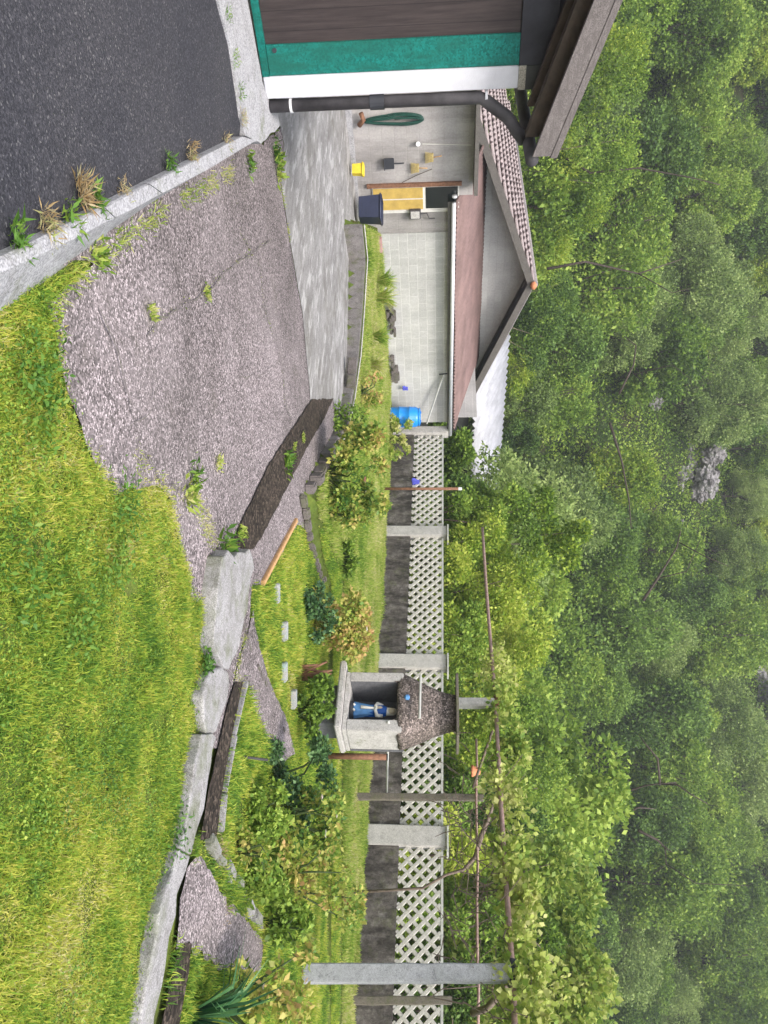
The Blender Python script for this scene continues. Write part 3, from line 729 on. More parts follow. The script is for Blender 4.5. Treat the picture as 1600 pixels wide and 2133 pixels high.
for i, (a, b, Y, rad, h_, mt, lb) in enumerate(SH):
    u_ = (b-1066.5)/F; kf = (u_*P0.y-P0.x)/(FSTEP.x-u_*FSTEP.y); Yf = P0.y+FSTEP.y*kf      # fence depth on this line of sight
    if b > 890 and Y < 40:
        Yn = max(Y, Yf+rad*1.25+.5); rad *= (Yn/Y)**.5; h_ *= Yn/Y; Y = Yn
    shrub(a, b, Y, rad, h_, mt, int(9000 if Y < 28 else 13000), (.085 if mt != 'vine' else .12)*(1 if Y < 22 else 1.35), 100+i, lb, asp=.6 if mt != 'vine' else .8)

# ------------------------------------------------------------------ house at the left edge
HC = at_z(560, 205, -1.47); HA = A.copy()
def H(s, o, z): v = HC+G*s+HA*o; return Vector((v.x, v.y, z))
house = thing('house', 'dark planked house with teal trim and white corner at the left edge', 'house', H(0, 0, -1.5))
Zv = Vector((0, 0, 1))
def hb(name, s0, s1, o0, o1, z0, z1, mat, parent=None, bevel=0):
    return build(name, MB().obox(H(s0, o0, z0), G*(s1-s0), HA*(o1-o0), Zv*(z1-z0)), M[mat], parent or house, bevel=bevel)
hb('wall', -6, 0, -4, -.06, -1.9, .82, 'beige')
door = hb('garage_door', -3.6, -.40, -.055, -.02, -1.43, .60, 'plank')
hb('jamb', -.40, -.17, -.058, .0, -1.43, .60, 'teal', bevel=.004)
hb('sill', -3.6, -.17, -.058, .01, -1.49, -1.432, 'teal')
hb('corner_pilaster', -.168, 0, -.2, .012, -1.49, .60, 'white', bevel=.006)
hb('render_patch', -.168, .012, -.22, .014, .602, .66, 'beige')
hb('shaded_wall_top', -.168, .012, -.22, .016, .661, .82, 'shadewall')  # top of the wall, shade under the eave put into its colour
hb('shaded_lintel', -3.6, -.17, -.057, .005, .602, .88, 'soffit')  # near-black colour stands for the eave's shade above the door
build('keyhole', MB().tube([H(-.36, -.02, -1.36), H(-.36, .012, -1.36)], .018, 10), M['black'], door)
# roof: slopes down to the right, soffit, beams, fascia
def zr(s): return .80-.31*(s-.33)
def rslab(name, o0, o1, dz0, dz1, s0, s1, mat, par=None):
    a, b = H(s0, o0, zr(s0)+dz0), H(s1, o0, zr(s1)+dz0)
    mb = MB(); dd = HA*(o1-o0); p = [a, b, b+Zv*(dz1-dz0), a+Zv*(dz1-dz0)]
    return build(name, mb.prism(p, dd), M[mat], par or roof)
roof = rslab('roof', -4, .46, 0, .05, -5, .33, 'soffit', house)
rslab('fascia_board', .462, .50, -.08, .065, -5, .345, 'fascia')
rslab('beam', .24, .33, -.16, -.002, -5, .26, 'beam')
rslab('beam', .07, .13, -.19, -.002, -5, .1, 'beam')
rslab('covering', -4, .505, .068, .12, -5, .36, 'fascia')
build('gutter', MB().tube([H(.40, .44, .72), H(.40, -1.5, .72)], .055, 12), M['pipe'], house, smooth=True)
pipe = build('downpipe', MB().tube([H(.07, -.02, -1.47), H(.07, -.02, .3), H(.1, .0, .36), H(.2, .05, .52), H(.24, .06, .56), H(.30, .07, .6), H(.4, .07, .68)], .052, 14), M['pipe'], house, smooth=True)
for zz in (-1.30, -.52, .34):
    build('bracket', MB().tube([H(.07, -.02, zz), H(.07, -.02, zz+.02)], .060, 14), M['ring'], pipe)
build('collar', MB().tube([H(.07, -.02, -.62), H(.07, -.02, -.5)], .062, 14), M['black'], pipe)

# ------------------------------------------------------------------ block building behind the lane
bld = thing('workshop', 'low pale block outbuilding with faded red sheet roof and a tall gable behind', 'building', B(3, 0, -1.9))
def bb(name, t0, t1, o0, o1, z0, z1, mat, parent=None, bevel=0):
    return build(name, MB().obox(B(t0, o0, z0), -G*(t1-t0), -A*(o1-o0), Zv*(z1-z0)), M[mat], parent or bld, bevel=bevel)
tj = onwall(850, 486)[0]; tg = onwall(945, 412)[0]; tdoorR, zd0 = onwall(778, 440); tdoorL, zd1 = onwall(957, 378)
bb('wall', 0, tj, 0, .2, -2.0, .16, 'block')
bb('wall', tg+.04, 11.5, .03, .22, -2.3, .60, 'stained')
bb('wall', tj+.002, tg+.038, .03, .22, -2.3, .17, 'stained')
bb('end_wall', -.0, -.01, .2, 3.0, -2.0, .9, 'block')
bb('plinth', tj+.002, 11.5, -.10, .026, -2.3, -1.80, 'kerb')
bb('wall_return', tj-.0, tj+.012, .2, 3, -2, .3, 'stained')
# door with brown frame, two yellow panels and dark glass
dr = bb('door', tdoorR, tdoorL-.08, -.0, .028, zd0, zd1, 'frame')
tm_ = onwall(830, 415)[0]; zm = onwall(884, 410)[1]
bb('panel', tdoorR+.02, tm_-.015, -.012, .0, zd0+.02, zm-.03, 'yellowdoor', dr)
bb('panel', tm_+.015, tdoorL-.1, -.012, .0, zd0+.02, zm-.03, 'yellowdoor', dr)
bb('pane', tdoorR+.03, tdoorL-.1, -.008, .0, zm+.03, zd1-.03, 'glass', dr)
bb('door_jamb', tdoorL-.078, tdoorL, -.03, .028, zd0-.1, zd1+.05, 'rust')
bb('door_jamb', tdoorR-.05, tdoorR-.002, -.015, .028, zd0-.1, zd1+.0, 'frame')
# porch slab at the left, shades the wall
bb('porch_roof', tg+.3, 12, -.55, 3.0, .601, .68, 'verge')
# red sheet lean-to roof
def corr(p, ulen, udir, vvec, nrm, pitch, amp, mat, name, parent, ncol=None, seg=6, thick=.012, vstep=1, jit=0.0, barrel=False):
    """sheet from corner p: corrugations repeat along udir over ulen, each runs along vvec"""
    n = int(ulen/pitch*seg); mb = MB(); top = []; nrm = Vector(nrm).normalized(); bot = []
    for j in range(vstep+1):
        for i in range(n+1):
            u = ulen*i/n; h = amp*(abs(math.sin(math.pi*u/pitch))*2-1 if barrel else math.sin(2*math.pi*u/pitch))
            q = Vector(p)+Vector(udir)*u+Vector(vvec)*(j/vstep)+nrm*h
            if jit: q += nrm*jit*noise.noise(q*1.5)
            top.append(q); bot.append(q-nrm*thick)
    k_ = len(top); mb.v = [tuple(v) for v in top+bot]; w_ = n+1
    for j in range(vstep):
        for i in range(n):
            a = j*w_+i; mb.f.append((a, a+1, a+1+w_, a+w_)); mb.f.append((k_+a, k_+a+w_, k_+a+1+w_, k_+a+1))
    for i in range(n):
        mb.f.append((i, k_+i, k_+i+1, i+1)); a = vstep*w_+i; mb.f.append((a, a+1, k_+a+1, k_+a))
    for j in range(vstep):
        a = j*w_; mb.f.append((a, a+w_, k_+a+w_, k_+a)); a = j*w_+n; mb.f.append((a, k_+a, k_+a+w_, a+w_))
    return build(name, mb, M[mat], parent, smooth=True, fix=False)
ev = B(tg, -.18, .26); vv = B(tg, 3.0, 1.03)-ev; nn_ = (G.cross(vv)); nn_ = nn_ if nn_.z > 0 else -nn_
corr(ev, tg+.12, G, vv, nn_, .11, .022, 'pink', 'lean_to_roof', bld, vstep=2, jit=.02)
build('verge_flashing', MB().prism([ev-G*.04, ev+G*.04, ev+G*.04+Zv*.03, ev-G*.04+Zv*.03], vv), M['pink'], bld)
gut = MB()
gp = [B(tg+.02, -.26, .205), B(-.25, -.26, .165)]
gut.tube(gp, .045, 12); build('gutter', gut, M['zinc'], bld, smooth=True)
build('gutter_end', MB().tube([B(tg+.13, -.24, .22), B(tg+.17, -.24, .22)], .055, 12), M['ring'], bld, smooth=True)
bb('fascia', -.1, tg, -.2, -.17, .08, .22, 'verge')
# gable wall and its roof
def onG(px, py, o): t, z = onwall(px, py, o); return t, z
apt, apz = onG(1112, 588, 2.5); lt, lz = onG(996, 236, 2.5); rt_, rz_ = onG(982, 830, 2.5)
sl = (apz-lz)/(lt-apt); print('gable', apt, apz, lt, lz, rt_, rz_, sl)
poly = [B(rt_+.35, 3.0, -1.5), B(lt+1.6, 3.0, -1.5), B(lt+1.6, 3.0, apz-.12-sl*(lt+1.6-apt)), B(apt, 3.0, apz-.12), B(rt_+.35, 3.0, rz_+.0)]
build('gable_wall', MB().prism(poly, -A*.2), M['gable'], bld)
# left slope: corrugated fibre sheet running down the slope
pA = B(apt, 2.45, apz); vL = B(lt+1.6, 2.45, apz-sl*(lt+1.6-apt))-pA
nL = (-A).cross(vL); nL = nL if nL.z > 0 else -nL
Ls = vL.length; rows = 13; dn = vL.normalized(); mb = MB(); nU = 11*14; rr_ = random.Random(3)
for q in range(rows):
    s0_, s1_ = Ls*q/rows-(.04 if q else 0), Ls*(q+1)/rows; up0, up1 = .0, .085; top = []; bot = []
    for a_, h_ in ((s0_, up0), (s1_, up1)):
        for i in range(nU+1):
            u = 11*i/nU; hh_ = h_+.028*math.sin(2*math.pi*u/.3)+(.02*noise.noise(Vector((u*3, q*2.3, 1))) if h_ else 0)
            top.append(pA-A*u+dn*(a_+.03*noise.noise(Vector((u*4, q, 5)))*(1 if h_ else 0))+nL.normalized()*hh_)
    bot = [v-nL.normalized()*.03 for v in top]; w_ = nU+1; k_ = len(top); base_ = len(mb.v); fs = []
    for i in range(nU):
        fs += [(i, i+1, i+1+w_, i+w_), (k_+i, k_+i+w_, k_+i+1+w_, k_+i+1), (w_+i, w_+i+1, k_+w_+i+1, k_+w_+i)]
    fs += [(0, w_, k_+w_, k_), (nU, k_+nU, k_+w_+nU, w_+nU)]
    mb.add(top+bot, fs)
gr = build('gable_roof', mb, M['tile'], bld, fix=False)
pR = B(apt, 2.45, apz); vR = B(rt_, 2.45, rz_)-pR; nR = (-A).cross(vR); nR = nR if nR.z > 0 else -nR
corr(pR, 11, -A, vR, nR, .6, .085, 'fibro', 'gable_roof', bld, vstep=4, jit=.04)
for vvv, nm in ((vL, 1), (vR, 2)):
    a = B(apt, 2.40, apz-.17); build('verge_board', MB().prism([a, a-A*.04, a-A*.04+Zv*.19, a+Zv*.19], vvv), M['verge'], bld)
mb = MB(); a = B(apt, 2.36, apz+.03); mb.tube([a+(-A)*i for i in (0, 11)], .07, 10); build('ridge_cap', mb, M['fibro'], bld, smooth=True)
build('ridge_end', MB().lathe(B(apt, 2.34, apz-.04), [(.02, -.06), (.1, -.02), (.11, .05), (.04, .1)], 12), M['terracotta'], bld, smooth=True)
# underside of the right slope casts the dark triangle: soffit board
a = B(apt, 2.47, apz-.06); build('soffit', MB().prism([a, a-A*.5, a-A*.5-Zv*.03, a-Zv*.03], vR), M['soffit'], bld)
bb('side_wall', rt_+.35, rt_+.37, 3.2, 13, -1.6, rz_-.05, 'shadewall')

# shed with the white sheet roof
shed = thing('shed', 'shed with pale galvanised corrugated roof behind the gable building', 'shed', B(-8, 9, -2))
te = lambda px, py, o: onwall(px, py, o)
e0 = B(-2.6, 7.0, te(989, 830, 7.0)[1]); e1t = te(986, 1030, 7.0)[0]; e1t = -10.5
r0_ = B(-2.6, 11.0, te(1062, 690, 11.0)[1]); vv = r0_-e0; nn_ = G.cross(vv); nn_ = nn_ if nn_.z > 0 else -nn_
corr(e0, 13, G, vv, nn_, .36, .06, 'metal', 'roof', shed, vstep=2, jit=.02)
build('wall', MB().obox(B(-2.7, 7.3, -2.5), G*12.6, -A*3.5, Zv*(e0.z+2.3)), M['shadewall'], shed)  # dark colour paints in the shade below the sheet roof

# things on and by the stained wall
def wpt(px, py, o=0.0):
    t, z = onwall(px, py, o); return B(t, o, z)
ps = []; hp = wpt(820, 250, -.06)
for i in range(7*28):
    a = 2*math.pi*i/28; k_ = i//28; wv_ = .035+.011*k_; hh = .56+.01*math.sin(i*.7)
    zc = math.sin(a)*hh; xc = math.cos(a)*wv_*(1.0+.35*math.sin(a))
    ps.append(hp-G*(xc+.012*math.sin(i*.31))-A*(.0+.012*k_-.05)+Zv*(zc+.02*math.cos(k_*2)))
hz = thing('garden_hose', 'green garden hose hung in a long coil on the stained wall', 'hose', hp-Zv*.6)
build('hose', MB().tube(ps, .014, 6), M['hose'], hz, smooth=True)
build('hose_reel', MB().tube([wpt(752, 236, -.1), wpt(757, 250, -.08), wpt(748, 262, -.06)], .05, 8), M['rust'], hz, smooth=True)
def solid(name, label, cat, parts, base=None):
    """parts: (name, mb, mat[, bevel])"""
    b = base if base is not None else Vector(parts[0][1].v[0]); rt = thing(name, label, cat, b)
    for p in parts: build(p[0], p[1], M[p[2]], rt, bevel=p[3] if len(p) > 3 else 0, smooth=len(p) > 4)
    return rt
dp = wpt(811, 341, -.03)
solid('dustpan', 'dark dustpan hanging on the stained wall left of the door', 'dustpan', [
    ('pan', MB().cbox(dp, G, A, Zv, .22, .03, .2), 'black', .008), ('handle', MB().tube([dp+Zv*.1, dp+Zv*.3], .014, 8), 'black'),
    ('rim', MB().cbox(dp-Zv*.1+A*.03, G, A, Zv, .23, .07, .015), 'black')])
for (px, py, lb, rot) in ((870, 350, 'straw brush head hanging beside the dark dustpan', .2), (900, 328, 'second straw brush hung higher than the first beside the dustpan', -.5)):
    c_ = wpt(px, py, -.04); mb = MB()
    for i in range(26):
        q = c_+G*((i % 13-6)*.012)+A*((i//13)*.03-.01); mb.tube([q, q-Zv*.14+G*((i % 13-6)*.006)], .007, 5, .003)
    rt = thing('hand_brush', lb, 'brush', c_-Zv*.14); build('bristles', mb, M['straw'], rt)
    build('head', MB().cbox(c_+Zv*.01, G, A, Zv, .17, .06, .04), M['straw'], rt, bevel=.008)
    build('handle', MB().tube([c_+Zv*.02, c_+Zv*.2+G*.05*rot], .011, 8), M['plankwood'], rt, smooth=True)
b0 = wpt(838, 380, -.05); b1 = wpt(900, 352, -.05)
solid('wooden_stick', 'thin dark stick leaning above the yellow door', 'stick', [('rod', MB().tube([b0, (b0+b1)/2-Zv*.03, b1], .008, 6), 'bark')])
solid('wall_lamp', 'small white round lamp on the stained wall with its conduit', 'lamp', [('body', MB().tube([wpt(871, 300, .03), wpt(871, 300, -.08)], .045, 14), 'ring'), ('conduit', MB().tube([wpt(880, 300, .015), wpt(982, 302, .015)], .009, 6), 'frame')])
mb_ = wpt(865, 445, -.04)
solid('meter_box', 'grey meter box with pipes right of the yellow door', 'meter box', [
    ('box', MB().cbox(mb_, G, A, Zv, .2, .12, .24), 'pipe', .01), ('lid', MB().cbox(mb_+A*.065, G, A, Zv, .16, .012, .19), 'pillar', .004),
    ('pipe', MB().tube([mb_+Zv*.12, mb_+Zv*.25, mb_+Zv*.3+G*.12, mb_+Zv*.42+G*.12], .014, 8), 'pipe')])
# bins and tubs
def tub(name, label, cat, px, py0, py1, pxtop, Y, mat, squash=1):
    pm = (py0+py1)/2; a = at_y(px, py0, Y); b = at_y(px, py1, Y); wdt = (b-a).length; hgt = at_y(pxtop, pm, Y).z-a.z; c_ = at_y(px, pm, Y)
    rt = thing(name, label, cat, c_); mb = MB()
    def ring(s_, z): return [c_+Vector((x*wdt/2*s_, y*wdt/2*s_*squash, z)) for x, y in ((-1, -1), (1, -1), (1, 1), (-1, 1))]
    o_ = ring(.88, 0)+ring(1, hgt)+ring(.95, hgt)+ring(.84, .03)
    mb.add(o_, [(3, 2, 1, 0), (0, 1, 5, 4), (1, 2, 6, 5), (2, 3, 7, 6), (3, 0, 4, 7), (4, 5, 9, 8), (5, 6, 10, 9), (6, 7, 11, 10), (7, 4, 8, 11), (8, 9, 13, 12), (9, 10, 14, 13), (10, 11, 15, 14), (11, 8, 12, 15), (12, 13, 14, 15)])
    build('body', mb, M[mat], rt, bevel=.012)
    rm = MB()
    for (ax, ay, lx, ly) in ((-1, -1, 2, 0), (-1, 1, 2, 0), (-1, -1, 0, 2), (1, -1, 0, 2)):
        p = c_+Vector((ax*wdt/2*1.02, ay*wdt/2*squash*1.02, hgt-.03)); q = p+Vector((lx*wdt/2*1.02, ly*wdt/2*squash*1.02, 0)); rm.tube([p, q], .018, 8)
    build('rim', rm, M[mat], rt, smooth=True); return rt
tub('storage_tub', 'square navy plastic tub in front of the yellow door', 'tub', 749, 414, 462, 797, 15.6, 'navy', .9)
tub('yellow_crate', 'small yellow plastic crate standing against the stained wall', 'crate', 734, 343, 365, 759, 15.0, 'yellow', .7)
# red blocks and old stones along the wall foot
def block_thing(px, py, Y, sx, sy, sz, mat, label, name='building_block', rot=None, group=None, cat='block'):
    c_ = at_y(px, py, Y); ax = rot or G; ay = Vector((-ax.y, ax.x, 0)); rt = thing(name, label, cat, c_-Zv*sz/2, group)
    mb = MB().cbox(c_, ax, ay, Zv, sx, sy, sz); o = build('block', mb, M[mat], rt, bevel=min(sx, sy, sz)*.08); return rt
for px, py, lb in ((785, 503, 'pinkish red block at the foot of the pale block wall'), (786, 517, 'second pinkish red block, right neighbour of the first')):
    block_thing(px, py, 16.4+(py-503)*.01, .17, .12, .22, 'brick', lb)
for px, py, n_, lb in ((808, 665, 4, 'mossy stones stacked low at the middle of the pale block wall'), (812, 765, 4, 'mossy stones stacked at the wall foot near the blue barrel')):
    t_, z_ = onwall(px, py, -.15); rt = thing('stone_pile', lb, 'stone pile', B(t_, -.15, ZG)); mb = MB(); r_ = random.Random(px)
    for i in range(10):
        q = B(t_+r_.uniform(-.38, .38), -.15+r_.uniform(-.05, .05), ZG+.08+r_.random()*.16); ax = (G*math.cos(r_.uniform(-.2, .2))+A*r_.uniform(-.2, .2)).normalized(); mb.cbox(q, ax, Vector((-ax.y, ax.x, 0)), Zv, r_.uniform(.15, .3), .13, r_.uniform(.06, .1))
    build('stones', mb, M['stone'], rt, bevel=.015)
# blue barrel
bc = at_y(812, 869, 20.0); br_ = .265
ba = thing('barrel', 'bright blue plastic barrel at the end of the block wall', 'barrel', bc)
prof = [(.235, 0), (.25, .015), (.252, .03), (.265, .12), (.268, .24), (.275, .25), (.275, .27), (.268, .28), (.268, .5), (.275, .51), (.275, .53), (.268, .54), (.262, .68), (.235, .73), (.225, .745), (.24, .76), (.24, .785), (.22, .79)]
build('body', MB().lathe(bc, prof, 32), M['blue'], ba, smooth=True)
build('lid', MB().lathe(bc, [(.19, .786), (.19, .8), (.18, .803)], 24), M['blue'], ba)
for s_ in (-1, 1): build('bung', MB().lathe(bc+Vector((s_*.11, 0, 0)), [(.03, .8), (.03, .82), (.02, .823)], 12), M['sdblue'], ba)
# leaning pole
p_a = wpt(893, 882, -.25); p_b = wpt(924, 779, -.1)
solid('squeegee_pole', 'long pale pole with a crosspiece leaning up to the gutter above the blue barrel', 'pole', [('pole', MB().tube([Vector((p_a.x, p_a.y, p_a.z-.05)), p_b], .022, 8), 'rail'), ('crosspiece', MB().tube([wpt(915, 780, -.12), wpt(932, 778, -.12)], .02, 8), 'black')])
def rag(px, py, off, wd, h, label):
    c_ = off; mb = MB(); n = 8; vs_ = []
    for j in range(n+1):
        for i in range(n+1):
            u, v = i/n-.5, j/n; q = c_+G*(u*wd*(.6+.4*v)+.03*noise.noise(Vector((i, j, px))))-A*0+A*(.03+.05*abs(math.sin(u*9+v*2)))-Zv*(v*h+.05*noise.noise(Vector((i*.7, 3, px)))); vs_.append(q)
    mb.add(vs_, [(j*(n+1)+i, j*(n+1)+i+1, (j+1)*(n+1)+i+1, (j+1)*(n+1)+i) for j in range(n) for i in range(n)])
    o = build('cloth', mb, M['rag'], None, smooth=True); md = o.modifiers.new('t', 'SOLIDIFY'); md.thickness = .008; tag(o, label, 'cloth')
rag(845, 805, wpt(850, 806, -.05), .15, .14, 'small blue cloth on the pale block wall near the barrel')

# ------------------------------------------------------------------ lattice fence
fence = thing('fence', 'long concrete fence with diamond lattice panels above a mossy base wall', 'fence', P0+Zv*ZG)
FD = FSTEP.normalized(); FNrm = Vector((FD.y, -FD.x, 0))           # towards the garden
FNrm = FNrm if FNrm.y < 0 else -FNrm
def Fp(s_, o_, z_): v = P0+FD*s_+FNrm*o_; return Vector((v.x, v.y, z_))
flen = FSTEP.length
ZL0, ZL1 = -.80, -.06
def slats(s0, s1):
    mb = MB(); Hh = ZL1-ZL0; pitch = .215; wd = .07
    for lay, sg in ((0, 1), (1, -1)):
        o0 = .004*lay; x = s0-Hh if sg > 0 else s0
        nst = int((s1-s0+Hh)/pitch)+2
        for i in range(nst):
            c0 = s0+ (i*pitch-Hh if sg > 0 else i*pitch) # start foot
            # line s = c0 + sg*(z-ZL0); clip to panel
            za, zb = 0, Hh; Q = None
            if sg > 0: za = max(0, s0-c0); zb = min(Hh, s1-c0)
            else: za = max(0, c0-s1); zb = min(Hh, c0-s0)
            if zb-za < .03: continue
            a = Fp(c0+sg*za, 0, ZL0+za); b = Fp(c0+sg*zb, 0, ZL0+zb); d = (b-a).normalized(); nn = FNrm; sd_ = d.cross(nn)
            h_ = wd/2; th = .03
            ring = [a-sd_*h_+nn*(o0-th/2), a+sd_*h_+nn*(o0-th/2), a+sd_*h_*.75+nn*(o0+th/2), a-sd_*h_*.75+nn*(o0+th/2)]
            mb.prism(ring, b-a)
    return mb
for i in range(5):
    s0 = i*flen+(.13 if i else .16); s1 = (i+1)*flen-.16
    bw = build('base_wall', MB().obox(Fp(s0, -.09, ZG-.25), FD*(s1-s0), FNrm*.15, Zv*(ZL0-.01-ZG+.25)), M['fencewall'], fence, bevel=.01)
    build('lattice_panel', slats(s0, s1), M['lattice'], fence)
    build('top_rail', MB().obox(Fp(s0-.05, -.03, ZL1+.002), FD*(s1-s0+.1), FNrm*.05, Zv*.045), M['rail'], fence, bevel=.005)
for i in range(5):
    zt = [.115, .07, .06, .045, .03][i]; wp = [.26, .30, .33, .36, .36][i]
    c_ = Fp(i*flen, .0, 0); pl = build('pillar', MB().cbox(Vector((c_.x, c_.y, (zt+ZG-.25)/2)), FD, FNrm, Zv, wp, .22, zt-ZG+.25), M['pillar'], fence, bevel=.015)
    if i: build('cap', MB().cbox(Vector((c_.x, c_.y, zt+.02))+FD*.06, FD, FNrm, Zv, wp+.12, .32, .036), M['rail'], pl, bevel=.004)
rag(868, 1000, Fp(1.9, .07, -.62), .32, .2, 'blue cloth hung over the base wall of the fence behind the roses')
def rag2(): pass
# ------------------------------------------------------------------ pergola: posts and pipes
def post(px0, px1, py, Y, wdt, mat, label, group=None, zb=None, name='concrete_post', top=None, lean=0, dep=None):
    b = at_y(px0, py, Y); t_ = at_y(px1, py+lean, Y); rt = thing(name, label, 'post', b, group)
    dep = dep or wdt; mb = MB(); n = 10; vs_ = []
    for i in range(n+1):
        c_ = b+(t_-b)*(i/n); c_ = c_+Vector((noise.noise(Vector((i*.9, Y, 1)))*.008, 0, 0)); wv_ = wdt*(1.04-.08*i/n)
        for x, y in ((-1, -1), (1, -1), (1, 1), (-1, 1)):
            q = FD*(x*wv_/2)+FNrm*(y*dep/2); vs_.append(c_+q)
    fs = [(3, 2, 1, 0), tuple(n*4+k_ for k_ in range(4))]
    for i in range(n):
        for k_ in range(4): fs.append((i*4+k_, i*4+(k_+1) % 4, (i+1)*4+(k_+1) % 4, (i+1)*4+k_))
    mb.add(vs_, fs); build('shaft', mb, M[mat], rt, bevel=.012); return rt, t_
pA_, tA = post(630, 1064, 2028, 7.9, .165, 'post', 'thick pale concrete post at the right, nearest to the camera')
pB_, tB = post(745, 1030, 1465, 12, .14, 'pillar', 'pale concrete post standing behind the shrine and holding the pipe')
pC_, tC = post(742, 1008, 1659, 12.4, .10, 'oldpost', 'slender mossy concrete post right of the shrine', lean=3)
pD_, tD = post(732, 942, 2084, 11.6, .11, 'oldpost', 'slender mossy concrete post beyond the thick pale post')
q1 = at_y(1005, 1100, 18); q2 = tB+Vector((0, 0, .02)); q3 = tA+Vector((0, .0, .02)); q4 = q3+(q3-q2)*.4
mb = MB(); pts = []
for a, b, n in ((q1, q2, 5), (q2, q3, 6), (q3, q4, 3)):
    for i in range(n): pts.append(a+(b-a)*(i/n)+Vector((0, 0, -.015*math.sin(math.pi*i/n))))
pts.append(q4)
lp = thing('rusty_pipe', 'long faded rusty pipe running over the concrete posts as the vine support', 'pipe', q1); build('tube', mb.tube(pts, .031, 12), M['rustpale'], lp, smooth=True)
build('clamp', MB().tube([q3-Vector((.05, -.12, 0)), q3+Vector((.05, -.12, 0))], .06, 10), M['black'], lp)
build('clamp', MB().tube([q2-Vector((.05, -.1, .0)), q2+Vector((.03, -.1, .0))], .05, 10), M['rust'], lp)
a_, b_ = at_y(992, 1540, 13.2), at_y(996, 2160, 9.6)
solid('thin_pipe', 'thin grey rail running level behind the posts below the rusty pipe', 'pipe', [('tube', MB().tube([a_+(b_-a_)*i/8+Vector((0, 0, .01*math.sin(i*2))) for i in range(9)], .02, 8), 'rustpale', 0, 1)])
a_, b_ = at_y(790, 1018, 17.6), at_y(955, 1018, 17.6); a_.z = ZG-.1
solid('upright_pipe', 'thin rusty upright pipe in front of the left lattice panel', 'pipe', [('tube', MB().tube([a_, b_], .032, 10), 'rust', 0, 1), ('cap', MB().tube([b_, b_+Zv*.08], .036, 10), 'ring')])
a_ = at_y(660, 1574, 9.3); b_ = at_y(806, 1577, 9.3); a_.z = ZG-.05
solid('short_pipe', 'rusty brown upright pipe directly right of the shrine', 'pipe', [('tube', MB().tube([a_, b_], .038, 10), 'rust', 0, 1), ('cap', MB().tube([b_, b_+Zv*.01], .042, 10), 'black')])
solid('support_rod', 'thin pale rod reaching from the shrine side to the slender post', 'rod', [('rod', MB().tube([at_y(809, 1503, 8.32), at_y(806, 1650, 12.33)], .015, 8), 'rail', 0, 1)])
a_ = at_y(1015, 1625, 12.6)
solid('leaning_pole', 'grey timber pole slanting under the rusty pipe right of the shrine', 'pole', [('pole', MB().tube([at_y(985, 1640, 12.3), at_y(1032, 1505, 11.9)], .022, 8), 'twig', 0, 1)])
# terracotta cup on a twig
tc = at_y(983, 1606, 12.5)
pt = thing('clay_pot', 'small orange clay pot upside down on the thin rail end', 'pot', tc)
build('pot', MB().lathe(tc, [(.075, 0), (.085, .005), (.085, .03), (.075, .035), (.055, .13), (.02, .14)], 20), M['terracotta'], pt, smooth=True)
build('rim', MB().lathe(tc, [(.088, -.012), (.092, 0), (.092, .022), (.086, .026)], 20), M['terracotta'], pt, smooth=True)

# ------------------------------------------------------------------ shrine
SR = at_y(770, 1521, 8.3); SR.z = 0; Wd, Dp = .71, .55
def S(a, o, z):                               # a: 0..Wd from left to right along the front, o: back from front
    v = SR+A*(a-Wd)+G*o; return Vector((v.x, v.y, z))
sh = thing('wayside_shrine', 'small concrete wayside shrine with pebbled flared roof and arched niche', 'shrine', S(Wd/2, Dp/2, g1(2, 8)))
ZS = -1.115; ZT = -.49
def sb(name, a0, a1, o0, o1, z0, z1, mat, par=None, bevel=.008): return build(name, MB().obox(S(a0, o0, z0), A*(a1-a0), G*(o1-o0), Zv*(z1-z0)), M[mat], par or sh, bevel=bevel)
sb('pedestal', .12, Wd-.12, .1, Dp-.06, -1.6, ZS-.075, 'niche')
sb('base_slab', -.10, Wd+.02, -.09, Dp+.02, ZS-.073, ZS-.003, 'shrine', bevel=.015)
sb('sill', 0, Wd, 0, Dp, ZS-.001, ZS+.05, 'shrine')
sb('side_wall', 0, .11, 0.002, Dp-.06, ZS+.05, ZT+.03, 'shrine')
sb('side_wall', Wd-.13, Wd, 0.002, Dp-.06, ZS+.05, ZT+.03, 'shrine')
sb('back_wall', 0, Wd, Dp-.06, Dp, ZS+.05, ZT+.03, 'niche')
# inner lining and arched front header
sb('lining', .112, .118, .02, Dp-.065, ZS+.052, ZT+.05, 'niche', bevel=0)
arch = MB(); o0 = .0; a0, a1 = .11, Wd-.13; zc = ZT-.07; n = 14; ra = (a1-a0)/2; cx = (a0+a1)/2
for i in range(n):
    t0 = math.pi*(1-i/n); t1 = math.pi*(1-(i+1)/n)
    p0 = (cx+ra*math.cos(t0), zc+.14*math.sin(t0)); p1 = (cx+ra*math.cos(t1), zc+.14*math.sin(t1))
    arch.prism([S(p0[0], o0, p0[1]), S(p1[0], o0, p1[1]), S(p1[0], o0, ZT+.12), S(p0[0], o0, ZT+.12)], G*.05)
build('arch_header', arch, M['pebble'], sh)
